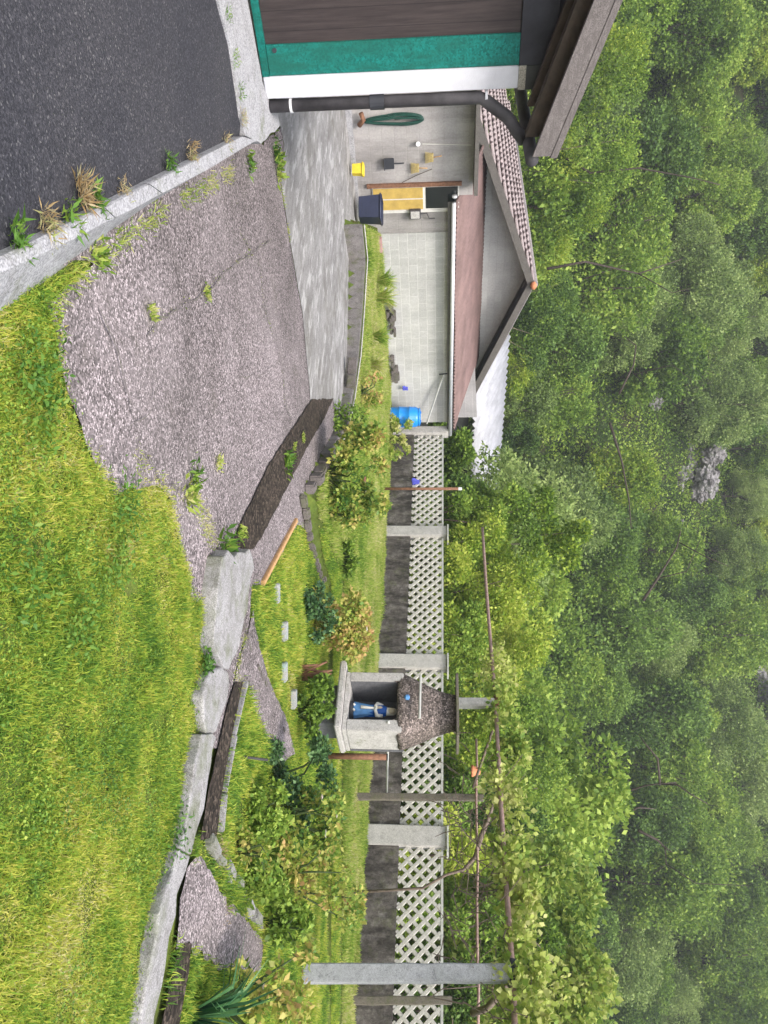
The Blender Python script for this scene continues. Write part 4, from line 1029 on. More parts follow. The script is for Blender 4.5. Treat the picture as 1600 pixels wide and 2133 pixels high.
# flared roof
rings = []; prof = [(ZT-.03, 1.01), (ZT+.0, 1.08), (ZT+.05, 1.07), (ZT+.14, .97), (ZT+.24, .85), (ZT+.36, .71), (ZT+.47, .6), (ZT+.56, .54), (ZT+.62, .52)]
mb = MB(); N = 36; vs_ = []
for z, sc_ in prof:
    for k_ in range(N):
        a = 2*math.pi*k_/N; cxx, sn = math.cos(a), math.sin(a); e = 4.5
        q = (abs(cxx)**e+abs(sn)**e)**(-1/e); wob = 1+.05*noise.noise(Vector((cxx*4, sn*4, z*6)))
        x = cxx*q*Wd/2*sc_*wob; y = sn*q*Dp/2*sc_*wob
        vs_.append(S(Wd/2+x, Dp/2+y, z+.012*noise.noise(Vector((cxx*3, sn*3, z*9)))))
fs = [tuple(range(N-1, -1, -1)), tuple((len(prof)-1)*N+k_ for k_ in range(N))]
for i in range(len(prof)-1):
    for k_ in range(N): fs.append((i*N+k_, i*N+(k_+1) % N, (i+1)*N+(k_+1) % N, (i+1)*N+k_))
mb.add(vs_, fs); build('roof', mb, M['pebble'], sh, smooth=True)
sb('cap_plate', -.02, Wd+.02, .02, Dp-.02, ZT+.621, ZT+.655, 'oldpost')
build('cross_bar', MB().tube([S(.06, -.05, ZT+.225), S(Wd*.82, -.05, ZT+.225)], .014, 8), M['rail'], sh)
build('blue_lamp', MB().lathe(S(cx-.02, -.03, ZT+.05), [(.01, 0), (.03, .02), (.03, .05), (.01, .06)], 10), M['sblue'], sh)
# statue
st_c = S(cx+.035, .2, ZS+.06)
st = thing('statue', 'small glazed statue of a praying woman in blue robes inside the niche', 'statue', st_c)
fold = lambda a, z: 1+(.07*math.sin(a*9)+.03*math.sin(a*17+2))*max(0, 1-z/.32)
build('plinth', MB().lathe(st_c, [(.10, -.01), (.105, .01), (.1, .03), (.085, .035)], 20), M['black'], st, smooth=True)
body = [(.088, .035), (.09, .05), (.078, .12), (.068, .2), (.058, .27), (.055, .30), (.06, .34), (.062, .37), (.048, .40), (.022, .415), (.019, .43), (.03, .44), (.038, .465), (.036, .49), (.02, .512), (.005, .515)]
build('robe', MB().lathe(st_c, body[:6]+[(.055, .302)], 40, 1, .8, fn=fold), M['sblue'], st, smooth=True)
build('mantle', MB().lathe(st_c+G*.008, [(.07, .06), (.075, .12), (.068, .25), (.066, .33), (.064, .375), (.05, .405), (.03, .42), (.02, .425)], 32, 1, .8, fn=lambda a, z: 1+.04*math.sin(a*7)), M['sdblue'], st, smooth=True)
hd = build('head', MB().lathe(st_c-G*.004, [(.018, .40), (.018, .425), (.026, .432), (.033, .447), (.036, .465), (.034, .485), (.024, .5), (.006, .507)], 24, .95, 1.05), M['sface'], st, smooth=True)
build('nose', MB().lathe(st_c-G*.042, [(.001, .462), (.006, .464), (.003, .478)], 8), M['sface'], hd)
build('veil', MB().lathe(st_c+G*.014, [(.052, .37), (.045, .42), (.043, .46), (.041, .49), (.028, .513), (.006, .52)], 24, 1, .9), M['swhite'], st, smooth=True)
build('arms', MB().tube([st_c-A*.062+Zv*.36, st_c-A*.07-G*.03+Zv*.30, st_c-A*.02-G*.075+Zv*.285, st_c-G*.085+Zv*.31], [.022, .024, .018, .012], 10).tube([st_c+A*.062+Zv*.36, st_c+A*.07-G*.03+Zv*.30, st_c+A*.02-G*.075+Zv*.285, st_c-G*.085+Zv*.31], [.022, .024, .018, .012], 10), M['swhite'], st, smooth=True)
build('praying_hands', MB().tube([st_c-G*.083-A*.005+Zv*.3, st_c-G*.088-A*.004+Zv*.345, st_c-G*.084-A*.003+Zv*.365], [.011, .010, .003], 8).tube([st_c-G*.083+A*.006+Zv*.3, st_c-G*.088+A*.005+Zv*.345, st_c-G*.084+A*.003+Zv*.365], [.011, .010, .003], 8), M['sface'], st, smooth=True)
build('sash', MB().tube([st_c-G*.062+Zv*.28, st_c-G*.075+Zv*.2, st_c-G*.086+Zv*.12], [.012, .016, .02], 8), M['swhite'], st, smooth=True)
for s_ in (-1, 1): build('foot', MB().tube([st_c-G*.07+A*s_*.03+Zv*.045, st_c-G*.1+A*s_*.032+Zv*.042], [.016, .01], 8), M['swhite'], st, smooth=True)

# ------------------------------------------------------------------ edging stones, plank, stepping tiles
def edging(pxs, n, group, lbl, name='edging_block', sz=(.26, .1, .14), mat='stone', zf=None):
    pts = [at_z(a, b, ZG-.03) for a, b in pxs]; L = [0]
    for i in range(len(pts)-1): L.append(L[-1]+(pts[i+1]-pts[i]).length)
    first = None
    for k_ in range(n):
        s_ = L[-1]*(k_+.5)/n; i = max(j for j in range(len(L)-1) if L[j] <= s_); d = (pts[i+1]-pts[i]).normalized(); p = pts[i]+d*(s_-L[i])
        hgt = sz[2]*rng.uniform(.8, 1.15); wob = rng.uniform(-.12, .12)
        loc = (p.x, p.y, max(g1(p.x, p.y), ZG-.1)-.03); rz = math.atan2(d.y, d.x)+wob
        if first is None:
            rt = thing(name, lbl, 'edging stone', loc, group)
            b_ = Vector(loc); mb = MB(); mb.cbox(b_+Zv*sz[2]/2, (1, 0, 0), (0, 1, 0), (0, 0, 1), L[-1]/n*.93, sz[1], sz[2]); build('stone', mb, M[mat], rt, bevel=.018)
            rt.rotation_euler = (0, 0, rz); first = rt
        else: dup(first, loc, rz, (rng.uniform(.55, 1.05), rng.uniform(.7, 1.3), hgt/sz[2]))
edging([(738, 745), (733, 830), (716, 895), (680, 965), (650, 1025)], 15, 'dark edging stones between lane and garden', 'dark mossy edging stone along the lane edge of the garden')
edging([(642, 1030), (650, 1080), (660, 1140), (684, 1212)], 10, 'dark edging stones in the grass right of the paved corner', 'dark edging stone set in the bright grass by the timber plank', sz=(.2, .08, .08))
edging([(520, 1290), (545, 1375), (574, 1450), (606, 1540)], 14, 'crumbling edging stones along the small garden path', 'crumbling pale brown edging stone along the narrow garden path', sz=(.2, .06, .05))
edging([(446, 1748), (470, 1790), (505, 1840), (530, 1890), (568, 1960)], 9, 'broken edging stones by the right paved patch', 'broken pale edging stone by the paved patch near the iris', sz=(.2, .08, .08), mat='curb')
# low dark retaining face of the terrace
mb = MB(); E2 = [p for p in edge3[:7]]
for i in range(len(E2)-1):
    a, b = E2[i], E2[i+1]; d = (b-a).normalized(); nn = Vector((d.y, -d.x, 0)); nn = nn if nn.y < 0 else -nn
    mb.obox(Vector((a.x, a.y, -2.0))-nn*.06, d*((b-a).length-.004), nn*.15, Zv*(2.0+ZG-.02))
o = build('retaining_edge', mb, M['edgewall'], bevel=.01); tag(o, 'low mossy grey edge wall holding the garden above the lane', 'low wall')
mb = MB(); pts = [p+Zv*.02+Vector((0, -.03, 0)) for p in edge3[:7]]
o = build('edge_pipe', MB().tube(pts, .011, 8), M['pillar'], smooth=True); tag(o, 'thin white pipe lying along the lane edge of the garden', 'pipe')
a_, b_ = at_g(614, 1088), at_g(543, 1222); d = (b_-a_).normalized()
solid('timber_plank', 'orange weathered plank lying along the bright grass edge', 'plank', [('plank', MB().obox(a_+Zv*.0, b_-a_, Vector((-d.y, d.x, 0))*-.05, Zv*.035), 'plankwood', .006)])
for i, (px, py, lb) in enumerate([(576, 1236, 'pale stepping tile nearest the orange plank'), (593, 1315, 'second pale stepping tile right of the plank'), (592, 1400, 'third pale stepping tile in line towards the shrine'), (612, 1456, 'bright white stepping tile closest to the shrine')]):
    p = at_g(px, py, .03); rt = thing('stepping_tile', lb, 'stepping stone', p-Zv*.03); build('tile', MB().cbox(p, (1, 0, 0), (0, 1, 0), Zv, .18, .11, .05), M['palestone'], rt, bevel=.008)
solid('metal_stake', 'short grey metal stake standing in the grass before the dark rose', 'stake', [('rod', MB().tube([at_g(503, 1576), at_g(503, 1576)+Zv*.2+Vector((.02, 0, 0))], .01, 6), 'pipe')])
sp0 = at_y(655, 1398, 7.9); mb = MB()
for i in range(7): mb.tube([Vector((sp0.x+rng.uniform(-.08, .08), sp0.y, ZG-.1)), sp0+Vector((rng.uniform(-.12, .12), 0, rng.uniform(0, .2)))], [.02, .01], 6)
o = build('dry_stalks', mb, M['rust'], smooth=True); tag(o, 'clump of rust brown dry stalks just left of the shrine', 'dead plant')

# ------------------------------------------------------------------ roses and other plants
def bloom(c, r_, mat, parent, seed):
    rr = random.Random(seed); mb = MB()
    for i in range(14):
        a = i*2.4; rad = r_*(.25+.75*i/13); op = .2+.9*i/13
        d = Vector((math.cos(a)*math.sin(op), math.sin(a)*math.sin(op), math.cos(op))); s_ = Vector((-math.sin(a), math.cos(a), 0))
        b = c; mb.add([b+d*rad*.1, b+d*rad*.6-s_*rad*.5, b+d*rad*1.05-s_*rad*.25, b+d*rad*1.05+s_*rad*.25, b+d*rad*.6+s_*rad*.5], [(0, 1, 2, 3, 4)])
    return build('bloom', mb, M[mat], parent, fix=False)
def rose(px0, px1, py0, py1, Y, mat, n, leaf, seed, label, blooms=(), name='rose_bush', asp=.68, base_z=None, fill=.2, nb=22):
    c0 = at_y(px0, (py0+py1)/2, Y); c1 = at_y(px1, (py0+py1)/2, Y); xa = at_y(px0, py0, Y).x; xb = at_y(px0, py1, Y).x
    bz = base_z if base_z is not None else (ZG if inside(gpoly, c0.x, Y) else g1(c0.x, Y)); base = Vector((c0.x, Y, bz))
    rt = thing(name, label, 'plant', base); r_ = random.Random(seed); C = []; Rr = []; mb = MB()
    for i in range(nb):
        z = c0.z+(c1.z-c0.z)*r_.random(); x = xa+(xb-xa)*r_.random(); C.append((x, Y+r_.uniform(-.5, .5)*(xb-xa)*.6, z)); Rr.append((c1.z-c0.z)*r_.uniform(.1, .22))
        if i % 2 == 0:
            b = Vector(C[-1]); mb.tube([base+Vector((r_.uniform(-.05, .05), r_.uniform(-.05, .05), -.03)), (base+b)/2+Vector((r_.uniform(-.06, .06), 0, .08)), b], [.012, .009, .004], 5)
    build('stems', mb, M['stem'], rt, smooth=True)
    np_mesh('foliage', blob_leaves(C, Rr, int(n*1.5), leaf*.74, seed, asp, fill=fill, droop=.3), 4, M[mat], rt)
    for i, (a, b, s_, mt) in enumerate(blooms): bloom(at_y(a, b, Y-.12), s_, mt, rt, i)
    return rt
rose(655, 800, 905, 1075, 9.4, 'rose', 2600, .075, 1, 'sprawling rose bush with a pink bloom left of the fence pillars', [(757, 1000, .06, 'pinkpetal'), (700, 960, .03, 'petal'), (760, 1025, .04, 'petal')])
rose(655, 740, 1030, 1090, 9.2, 'rose', 900, .07, 2, 'low yellowing rose in front of the rusty upright pipe')
rose(620, 760, 1225, 1345, 8.8, 'rose', 2600, .07, 3, 'rose bush with pale leaves left of the shrine', [(762, 1310, .035, 'petal'), (700, 1290, .03, 'petal')])
rose(630, 700, 1225, 1330, 8.4, 'rosedark', 900, .06, 4, 'dark leaved low shrub under the pale rose left of the shrine')
rose(555, 690, 1545, 1730, 6.6, 'rosedark', 3600, .05, 5, 'dense dark leaved rose bush right of the narrow path', [])
rose(560, 720, 1650, 1760, 6.3, 'rose', 900, .06, 6, 'pale rose shoots with a white bloom beside the dark rose', [(675, 1735, .04, 'petal'), (668, 1660, .03, 'petal'), (700, 1700, .02, 'petal')])
rose(590, 745, 1745, 1920, 6.3, 'rose', 1000, .06, 7, 'loose yellowing rose with orange young leaves before the mossy wall', [(612, 1835, .05, 'yellowpetal')])
rose(500, 640, 2000, 2180, 5.0, 'rose', 800, .07, 8, 'rose with large pale leaves in the lower right corner by the thick post', [(545, 2050, .03, 'petal'), (470, 2105, .02, 'petal')])
rose(625, 690, 1420, 1550, 7.7, 'fol_mid', 1700, .06, 9, 'feathery green bush growing at the foot of the shrine')
rose(450, 560, 1740, 1800, 5.4, 'rose', 500, .05, 10, 'small yellow green seedling clump at the end of the weathered curb', base_z=-1.5)
rose(470, 600, 1800, 1880, 5.6, 'fol_mid', 1300, .055, 11, 'green leafy clump beside the right paved patch')
rose(560, 640, 1880, 1960, 6.2, 'fol_mid', 1000, .06, 12, 'green leafy clump in the grass behind the right paved patch')
rose(490, 600, 1640, 1740, 5.9, 'fol_mid', 2200, .05, 13, 'soft green weed mound between the curb and the dark rose')
rose(690, 740, 1130, 1200, 10.5, 'fol_mid', 1100, .06, 14, 'low dark green herb in the bright grass left of the shrine')
rose(700, 790, 780, 860, 13, 'rose', 700, .07, 15, 'yellow green shrub beside the lane edge below the blue barrel', base_z=ZG)
rose(660, 780, 860, 935, 11, 'fol_mid', 1500, .07, 16, 'green shrub at the lane corner left of the pink bloomed rose', base_z=ZG)
rose(810, 850, 870, 960, 19.4, 'grass2', 700, .12, 17, 'low greenery at the foot of the blue barrel', base_z=ZG)
rose(750, 775, 490, 515, 16, 'fol_mid', 400, .07, 18, 'small weed clump beside the red blocks', base_z=ZG-.2, name='weed')
# tall grass tufts by the wall
def tuft(px, py, Y, h, n, mat, label, zb=None, wd=.012, spread=.5, name='grass_tuft', cat='plant', group=None, lean=None):
    c_ = at_y(px, py, Y); z = zb if zb is not None else c_.z; b = Vector((c_.x, c_.y, z)); rt = thing(name, label, cat, b, group); V = []
    for i in range(n):
        a = rng.random()*6.283; l_ = h*rng.uniform(.5, 1.1); sp = spread*rng.uniform(.2, 1)
        d = Vector((math.cos(a)*sp, math.sin(a)*sp, 1));
        if lean: d = d+Vector(lean)
        d.normalize(); s_ = d.cross(Vector((rng.uniform(-1, 1), rng.uniform(-1, 1), .3))).normalized()*wd/2
        p0 = b+Vector((math.cos(a), math.sin(a), 0))*h*.08*rng.random()-Zv*.01; p1 = p0+d*l_*.55; p2 = p0+d*l_+Vector((math.cos(a), math.sin(a), -1.2))*l_*.18*sp*2
        V += [p0-s_*.7, p0+s_*.7, p1+s_, p1-s_, p1-s_, p1+s_, p2+s_*.1, p2-s_*.1]
    np_mesh('blades', np.array([tuple(v) for v in V]), 4, M[mat], rt); return rt
for i, (px, py, Y, h, lb) in enumerate([(772, 585, 16.2, .5, 'tall arching grass tuft at the left end of the terrace'), (768, 620, 15.8, .55, 'tall grass tuft beside the mossy stones'), (762, 700, 15, .45, 'grass tuft along the lane edge below the pale wall'),
        (756, 760, 14.5, .45, 'pale grass tuft nearest the stacked stones'), (748, 830, 13.4, .4, 'grass tuft left of the blue barrel by the lane'), (750, 900, 12.8, .4, 'grass tuft below the left fence pillar')]):
    tuft(px, py, Y, h, 160, 'grass2', lb, ZG, .02)
ib = at_g(470, 2150); 
tuft(420, 2120, 4.5, .55, 80, 'blade', 'spiky dark green iris with long blades at the lower right corner', ib.z, .02, .9, 'iris_plant', lean=(.1, .2, 0))
# weeds in the kerb joint
for i, (px, py, h, mt, lb) in enumerate([(345, 345, .10, 'weed', 'bright green dandelion rosette on the kerb'), (133, 450, .12, 'weed', 'pale green thistle by the kerb with its dry neighbour'), (190, 425, .11, 'weed', 'broad dock leaves hanging over the kerb joint'),
        (22, 495, .12, 'weed', 'dark leafy weed at the left end of the kerb'), (465, 300, .08, 'dryweed', 'yellowing weed near the kerb corner'), (390, 318, .1, 'dryweed', 'brown dry weed along the kerb edge of the road'), (160, 398, .14, 'dryweed', 'pinkish dry grass spray between the kerb weeds'),
        (85, 470, .12, 'dryweed', 'brown tangled weed on the road edge left of the thistle'), (500, 245, .07, 'dryweed', 'yellow green weed in the corner of the road'), (470, 30, .05, 'weed', 'thin moss weed along the road edge by the house'), (485, 120, .05, 'weed', 'moss weed in the pavement joint before the teal trim'), (498, 190, .06, 'weed', 'leafy moss weed in the pavement joint before the white corner'),
        (247, 400, .06, 'dryweed', 'tiny dry weed in the kerb joint between the dandelion and the dock')]):
    p = at_z(px, py, -1.48); V = []; rt = thing('weed', lb, 'weed', p)
    h *= .62; n = 70 if mt == 'weed' else 150
    P = []; D = []
    for j in range(n):
        a = rng.random()*6.283; e_ = rng.uniform(.1, 1.1); D.append((math.cos(a)*math.cos(e_), math.sin(a)*math.cos(e_), math.sin(e_))); P.append((p.x+rng.uniform(-.06, .06), p.y+rng.uniform(-.03, .03), p.z+rng.uniform(0, .04)))
    P = np.array(P); D = np.array(D); L_ = np.array([h*rng.uniform(.4, 1.1) for _ in range(n)])
    np_mesh('leaves', leaves_np(P, D, L_, L_*(.2 if mt == 'weed' else .09), i, .8), 4, M[mt], rt)
for i, (px, py, s_, lb) in enumerate([(597, 958, .12, 'bright weed growing on the dark paving strip'), (612, 930, .05, 'tiny weed above the bright one on the dark strip'), (630, 912, .05, 'small pale weed high on the dark strip'), (470, 1138, .12, 'straggly weed at the lower end of the dark strip'),
        (430, 610, .05, 'tuft in the forecourt crack nearest the kerb'), (315, 650, .05, 'tuft at the crack fork in the forecourt'), (405, 992, .08, 'weed tuft in the middle of the forecourt'), (455, 965, .05, 'tiny weed tuft beside a brown leaf on the forecourt'), (395, 1030, .09, 'weed patch where the forecourt meets the bright grass'),
        (575, 320, .1, 'grass clump in the joint between pavement and lane'), (578, 345, .12, 'thicker grass clump in the lane joint'), (735, 345, .1, 'green weed at the foot of the yellow crate'), (520, 340, .08, 'brown weed just behind the kerb corner'), (205, 530, .07, 'grass tuft behind the kerb'), (500, 1110, .07, 'weed in the lower part of the dark strip')]):
    p = at_g(px, py, .02); rt = thing('weed', lb, 'weed', p); n = 60
    P = np.array([(p.x+rng.gauss(0, s_*.5), p.y+rng.gauss(0, s_*.6), p.z) for _ in range(n)]); D = np.array([(rng.gauss(0, .6), rng.gauss(0, .6), rng.uniform(.3, 1)) for _ in range(n)])
    L_ = np.array([s_*rng.uniform(.4, 1) for _ in range(n)]); np_mesh('leaves', leaves_np(P, D, L_, L_*.3, i, .8), 4, M['grass2' if i % 3 else 'weed'], rt)
# vine on the pipes
def along(t):
    if t < .5: return q1+(q2-q1)*(t/.5*1.0)
    return q2+(q4-q2)*((t-.5)/.5)
vine = thing('grape_vine', 'pale leaved grape vine trained along the rusty pipe and rail', 'vine', at_y(742, 1655, 12.6))
C = []; Rr = []; r_ = random.Random(5)
for i in range(130):
    t = r_.uniform(.4, 1.0); p = along(t); C.append((p.x+r_.uniform(-.1, .2), p.y+r_.uniform(-.1, .5), p.z+r_.uniform(-.12, .32))); Rr.append(r_.uniform(.1, .2))
np_mesh('leaves', blob_leaves(C, Rr, 6500, .075, 5, .8, fill=.2), 4, M['vine'], vine)
mb = MB()
tr = [at_y(742, 1648, 12.7), at_y(860, 1690, 12.6), at_y(940, 1730, 12.4), at_y(1000, 1768, 12.2), at_y(1010, 1740, 12.0), at_y(1035, 1650, 11.9)]
tr = [at_y(880, 1835, 11.6), at_y(960, 1820, 11.6), at_y(990, 1790, 11.6), at_y(1005, 1740, 11.7), at_y(1018, 1700, 11.8), at_y(1030, 1650, 11.9)]
tr = [at_y(790, 1862, 11.5), at_y(880, 1850, 11.6), at_y(930, 1822, 11.5), at_y(965, 1812, 11.7), at_y(990, 1785, 11.6), at_y(1003, 1740, 11.7), at_y(1020, 1700, 11.8), at_y(1038, 1640, 11.9)]; tr[0].z = ZG
mb.tube(tr, [.022, .02, .02, .025, .035, .04, .03, .015], 9); build('old_trunk', MB().tube([at_y(985, 2110, 9.5), at_y(1015, 2100, 9.2), at_y(1050, 2060, 8.8), at_y(1078, 2010, 8.4)], [.045, .04, .035, .03], 8), M['twig'], vine, smooth=True)
build('trunk', mb, M['twig'], vine, smooth=True)
mb = MB()
for i in range(230):
    t = r_.uniform(.6, 1.0); p = along(t); p = p+Vector((r_.uniform(-.1, .3), r_.uniform(-.05, .5), r_.uniform(-.75, .1)))
    d = Vector((r_.gauss(0, .6), r_.gauss(0, .3), r_.gauss(0, .6)))*.35; mb.tube([p, p+d*.5+Vector((0, 0, r_.uniform(-.05, .05))), p+d], [.008, .006, .003], 4)
build('twigs', mb, M['twig'], vine)

# ------------------------------------------------------------------ grass
def grass(name, polys, excl, zf, dens, h, wd, mat, label, seed, lean=.5, clump=2.5):
    r = np.random.default_rng(seed); out = []
    for poly in polys:
        xs = [p[0] for p in poly]; ys = [p[1] for p in poly]; n = int((max(xs)-min(xs))*(max(ys)-min(ys))*dens)
        X = r.uniform(min(xs), max(xs), n); Y = r.uniform(min(ys), max(ys), n); ok = inside_np(poly, X, Y)
        U = np.abs(X/np.maximum(Y, .1)) < .76; ok &= U
        for e in excl: ok &= ~inside_np(e, X, Y)
        out.append(np.stack([X[ok], Y[ok]], 1))
    XY = np.concatenate(out); n = len(XY)
    jit = r.normal(size=(n, 2))*.02; XY = XY+jit
    Z = np.array([zf(x, y) for x, y in XY])
    nz = np.array([noise.noise(Vector((x*clump, y*clump, seed)))+.5*noise.noise(Vector((x*clump*3, y*clump*3, seed))) for x, y in XY])
    hh = h*(.3+1.0*r.random(n)**1.5)*(1+1.0*np.clip(nz, -.8, 1.5)); a = r.random(n)*6.283; ln = lean*r.random(n)
    D = np.stack([np.cos(a)*ln, np.sin(a)*ln, np.ones(n)], 1); D /= np.linalg.norm(D, axis=1, keepdims=True)
    b_ = r.random(n)*6.283; S_ = np.stack([np.cos(b_), np.sin(b_), np.zeros(n)], 1)*(wd*(.6+.8*r.random(n)))[:, None]/2
    P = np.stack([XY[:, 0], XY[:, 1], Z-.01], 1); mid = P+D*(hh*.55)[:, None]; tip = P+D*(hh*.95)[:, None]+np.stack([np.cos(a)*ln, np.sin(a)*ln, -ln*.8], 1)*(hh*.45)[:, None]
    # two triangles per blade sharing vertices would need indices: a thin kite reads the same
    V = np.stack([P, mid+S_, tip, mid-S_], 1).reshape(-1, 3)
    o = np_mesh(name, V, 4, M[mat]); tag(o, label, 'grass', kind='stuff'); print(name, n); return o
lawn_px = [(-100, 720), (-40, 650), (40, 605), (110, 582), (190, 548), (98, 635), (112, 660), (120, 760), (160, 880), (190, 960), (232, 1030), (268, 1018), (330, 1014), (352, 1045), (367, 1105), (400, 1245), (442, 1275), (452, 1290), (449, 1345), (432, 1400), (426, 1440), (424, 1500), (440, 1516), (416, 1540), (400, 1620), (385, 1700), (366, 1780), (350, 1830), (330, 1930), (312, 2030), (296, 2180)]
lp_ = [tuple(v) for v in plan(lawn_px)]+[(3.2, 1.9), (-1.0, 1.9)]
def lawnz(x, y): return g1(x, y)+.02*noise.noise(Vector((x*1.5, y*1.5, 3)))
pl_ = [Vector(p).to_2d() if False else Vector(p) for p in lp_]
grass('lawn', [lp_], [], lawnz, 30000, .04, .0048, 'grass', 'bright patchy lawn in the foreground', 1, 1.1, 4)
rl_ = np.random.default_rng(77); nl_ = 90000
LX = rl_.uniform(-1.6, 3.4, nl_); LY = rl_.uniform(2.2, 6.6, nl_); okl = inside_np(lp_, LX, LY) & (np.abs(LX/LY) < .76)
cl = np.array([noise.noise(Vector((x*2.2, y*2.2, 31)))+.6*noise.noise(Vector((x*7, y*7, 12))) for x, y in zip(LX, LY)]); okl &= cl > .12-.35*(rl_.random(nl_) < .12)
LX, LY = LX[okl], LY[okl]; nl_ = len(LX); LZ = np.array([lawnz(x, y) for x, y in zip(LX, LY)])+.012+.028*rl_.random(nl_)
Dl = rl_.normal(size=(nl_, 3)); Dl[:, 2] = .15+.3*rl_.random(nl_); Ll = .006+.01*rl_.random(nl_)
o = np_mesh('clover', leaves_np(np.stack([LX, LY, LZ], 1), Dl, Ll, Ll*.9, 3, 2.5), 4, M['clover']); tag(o, 'clover and small round weeds mixed through the lawn', 'ground cover', kind='stuff')
# broad leaved weeds in the lawn
for i, (px, py, s_, lb) in enumerate([(70, 790, .14, 'dark broad leaved weed patch in the lawn near the kerb'), (60, 880, .16, 'second dark weed patch in the lawn right of the first'), (45, 1200, .17, 'dark weed patch low in the lawn at its left part'), (245, 1060, .14, 'dark green weed where lawn meets the forecourt'), (360, 1740, .14, 'broad leaved dock beside the weathered curb'), (420, 1380, .09, 'small leafy weed at the crack in the curb'), (150, 1300, .12, 'dark clover patch in the middle of the lawn'), (230, 1180, .14, 'darker green clover patch in the lawn right of the forecourt')]):
    p = at_g(px, py, .0); rt = thing('weed', lb, 'weed', p); n = 260
    P = np.array([(p.x+rng.gauss(0, s_*.6), p.y+rng.gauss(0, s_*.7), p.z+.02+rng.uniform(0, .04)) for _ in range(n)]); D = np.array([(rng.gauss(0, .8), rng.gauss(0, .8), rng.uniform(.1, .8)) for _ in range(n)])
    L_ = np.array([rng.uniform(.015, .04) for _ in range(n)]); np_mesh('leaves', leaves_np(P, D, L_, L_*.45, i, 1.5), 4, M['weed'], rt)
# garden grass: everything behind the paved edges
ga = [tuple(at_g(a, b).to_2d()) for a, b in [(652, 1095), (618, 1095), (548, 1225), (526, 1222), (520, 1262), (528, 1300), (550, 1380), (566, 1428), (596, 1490), (614, 1560), (700, 1560), (700, 1210), (662, 1080)]]
gb = [tuple(at_g(a, b).to_2d()) for a, b in [(508, 1428), (500, 1480), (482, 1532), (461, 1652), (452, 1740), (475, 1780), (512, 1840), (540, 1890), (580, 1960), (560, 2030), (470, 2080), (420, 2180), (660, 2180), (690, 1560), (580, 1600), (556, 1565), (534, 1505)]]
Fx = lambda s_: (P0+FD*s_+FNrm*.1).to_2d()
gc = [tuple(p.to_2d()+Vector((0, .06))) for p in edge3[:9]]+[(v[0], v[1]) for v in [tuple(at_g(700, 1200).to_2d()), tuple(at_g(700, 2200).to_2d())]]+[tuple(Fx(16)), tuple(Fx(0)), (B(0, -.1, 0).x, B(0, -.1, 0).y), (B(5.6, -.1, 0).x, B(5.6, -.1, 0).y)]
Gpaths = []
exc = [[tuple(v) for v in plan(q)] for q in (plaza_px, path2, path3, strip1, strip2, strip3)]
curbx = [tuple(at_g(a, b).to_2d()) for a, b in [(440, 1140), (530, 1140), (530, 1190), (500, 1345), (484, 1420), (455, 1530), (400, 1785), (340, 2060), (318, 2300), (250, 2300), (300, 2000), (370, 1760), (415, 1530), (420, 1400), (445, 1290)]]
near = [tuple(at_g(a, b).to_2d()) for a, b in [(640, 1090), (600, 1090), (500, 1240), (440, 1430), (380, 1760), (310, 2180), (690, 2250), (690, 1200)]]
grass('garden_grass', [near], exc+[curbx], lambda x, y: g(x, y), 9000, .07, .0075, 'grass', 'short bright grass around the garden path', 2, .8, 2)
grass('tall_garden_grass', [gc], exc+[near], lambda x, y: g(x, y), 4200, .085, .011, 'grass2', 'taller garden grass between the roses and the fence', 3, .8, 1.2)
# ragged fringe of grass along joints
def fringe(pts, n, h, wob, mat, seed, name, label, zf=None, wd=.006):
    r = np.random.default_rng(seed); q = [at_g(a, b) for a, b in pts]; L = [0]
    for i in range(len(q)-1): L.append(L[-1]+(q[i+1]-q[i]).length)
    P = []
    for i in range(n):
        s_ = r.random()*L[-1]; k_ = max(j for j in range(len(L)-1) if L[j] <= s_); p = q[k_]+(q[k_+1]-q[k_])*((s_-L[k_])/(L[k_+1]-L[k_]))
        if noise.noise(Vector((p.x*3, p.y*3, seed))) < -.12: continue
        P.append((p.x+r.normal()*wob, p.y+r.normal()*wob, p.z-.005))
    P = np.array(P); n = len(P); D = r.normal(size=(n, 3))*.6; D[:, 2] = .4+r.random(n); L_ = h*(.4+.8*r.random(n))
    o = np_mesh(name, leaves_np(P, D, L_, np.full(n, wd), seed, .5), 4, M[mat]); tag(o, label, 'grass', kind='stuff')
fringe([(95, 632), (190, 545), (240, 508), (345, 432), (480, 358)], 1100, .06, .03, 'grass2', 5, 'kerb_joint_grass', 'grass growing in the joint behind the kerb')
fringe([(455, 0), (480, 90), (492, 170), (502, 240), (495, 285)], 1800, .045, .02, 'grass2', 6, 'road_joint_grass', 'yellow green moss and weeds in the joint by the house pavement')
fringe([(500, 287), (400, 338), (230, 428), (60, 512), (0, 540)], 1500, .05, .022, 'dryweed', 7, 'kerb_edge_weeds', 'dry brown weeds along the road side of the kerb')
fringe([(270, 930), (300, 985), (330, 1010), (400, 1050), (440, 1130), (400, 1010), (450, 1150)], 900, .04, .05, 'grass2', 8, 'forecourt_weeds', 'sparse weeds scattered on the forecourt paving')
fringe([(478, 1140), (455, 1165), (446, 1210), (440, 1275)], 1200, .05, .02, 'dryweed', 9, 'curb_joint_weeds', 'brown green weeds in the joint of the weathered curb')
fringe([(575, 265), (572, 320), (583, 380), (602, 500)], 500, .05, .02, 'grass2', 10, 'lane_joint_weeds', 'thin weeds in the joint between forecourt and lane')
fringe([(640, 1030), (650, 1090), (662, 1150), (686, 1215)], 900, .08, .05, 'grass2', 11, 'edging_weeds', 'grass blades leaning over the dark edging stones')
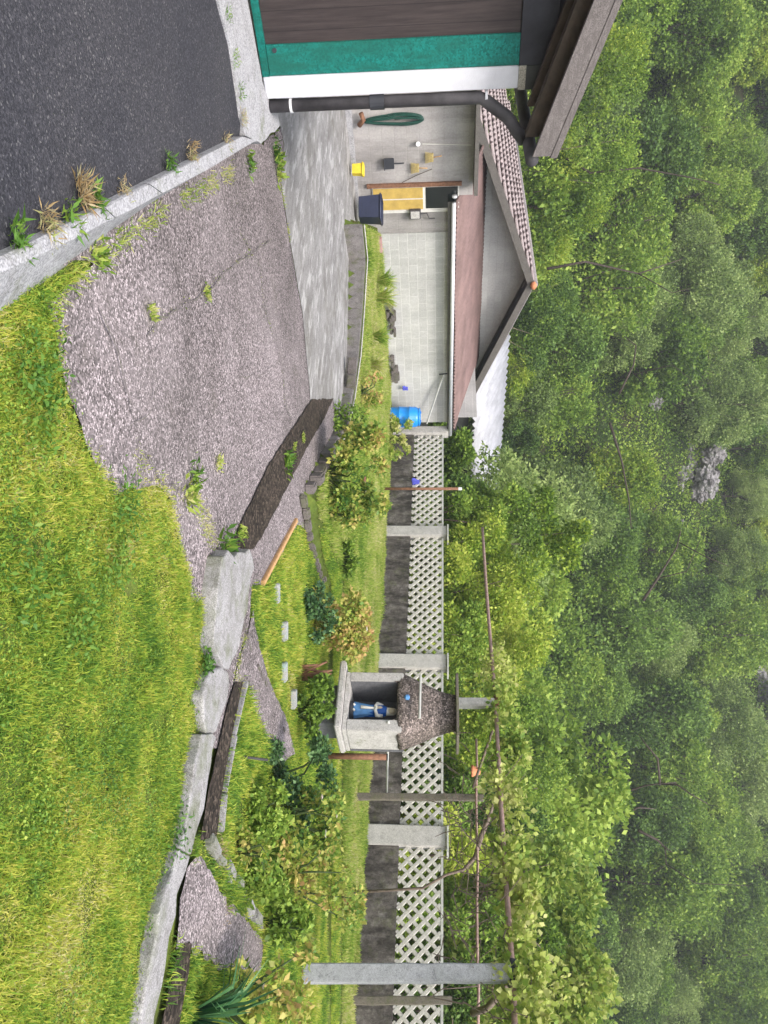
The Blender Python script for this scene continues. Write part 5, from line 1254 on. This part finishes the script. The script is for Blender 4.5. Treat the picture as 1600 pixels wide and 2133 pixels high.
fringe([(440, 1750), (480, 1800), (480, 1860), (470, 1900)], 900, .05, .05, 'dryweed', 12, 'patch_weeds', 'yellow and rusty moss on the right paved patch')
fringe([(505, 1424), (482, 1532), (461, 1652), (452, 1738)], 700, .04, .015, 'grass2', 13, 'strip_edge_grass', 'grass blades leaning over the dark paving strip')
fringe([(738, 745), (733, 830), (716, 895), (680, 965), (650, 1025)], 1500, .12, .06, 'grass2', 14, 'terrace_edge_grass', 'grass leaning over the edge of the garden terrace', wd=.012)

fringe([(462, 1160), (452, 1200), (449, 1290), (444, 1345), (436, 1400), (424, 1450), (424, 1500), (420, 1545), (406, 1600), (392, 1690), (374, 1779), (345, 1850), (325, 1950), (306, 2060), (296, 2133)], 5000, .05, .03, 'grass', 15, 'curb_edge_grass', 'grass creeping over the lawn side of the weathered curb')
fringe([(480, 360), (490, 420), (500, 490), (540, 560), (548, 640), (585, 760), (592, 850), (606, 880)], 260, .025, .012, 'grass2', 16, 'crack_moss', 'moss and tiny weeds in the long forecourt crack')
fringe([(560, 500), (470, 560), (425, 610), (330, 660), (300, 700)], 260, .025, .015, 'grass2', 17, 'crack_moss', 'moss in the slanting forecourt crack')
fringe([(524, 1275), (505, 1340), (486, 1412), (505, 1424), (535, 1500), (572, 1600)], 900, .045, .02, 'grass2', 18, 'path_edge_grass', 'grass creeping onto the narrow garden path')
fringe([(98, 635), (112, 660), (120, 760), (160, 880), (190, 960), (232, 1032), (268, 1016), (330, 1016), (352, 1045), (365, 1105), (398, 1245), (440, 1275)], 2600, .035, .035, 'grass', 19, 'lawn_edge_grass', 'ragged grass creeping from the lawn onto the forecourt')
fringe([(757, 470), (764, 540), (757, 650), (750, 740), (737, 830)], 1200, .14, .05, 'grass2', 20, 'terrace_lip_grass', 'grass hanging over the lip of the terrace', wd=.014)
# ------------------------------------------------------------------ the thin humid air of the valley
mb = MB().obox((-125, -8, -4.5), (250, 0, 0), (0, 170, 0), (0, 0, 140))
km = bpy.data.materials.new('haze'); km.use_nodes = True; km.node_tree.nodes.remove(km.node_tree.nodes['Principled BSDF'])
pv = km.node_tree.nodes.new('ShaderNodeVolumePrincipled'); pv.inputs['Density'].default_value = .0014; pv.inputs['Color'].default_value = (.86, .9, .93, 1); pv.inputs['Anisotropy'].default_value = .2
km.node_tree.links.new(pv.outputs[0], km.node_tree.nodes['Material Output'].inputs['Volume'])
o = build('haze', mb, km); o['kind'] = 'stuff'
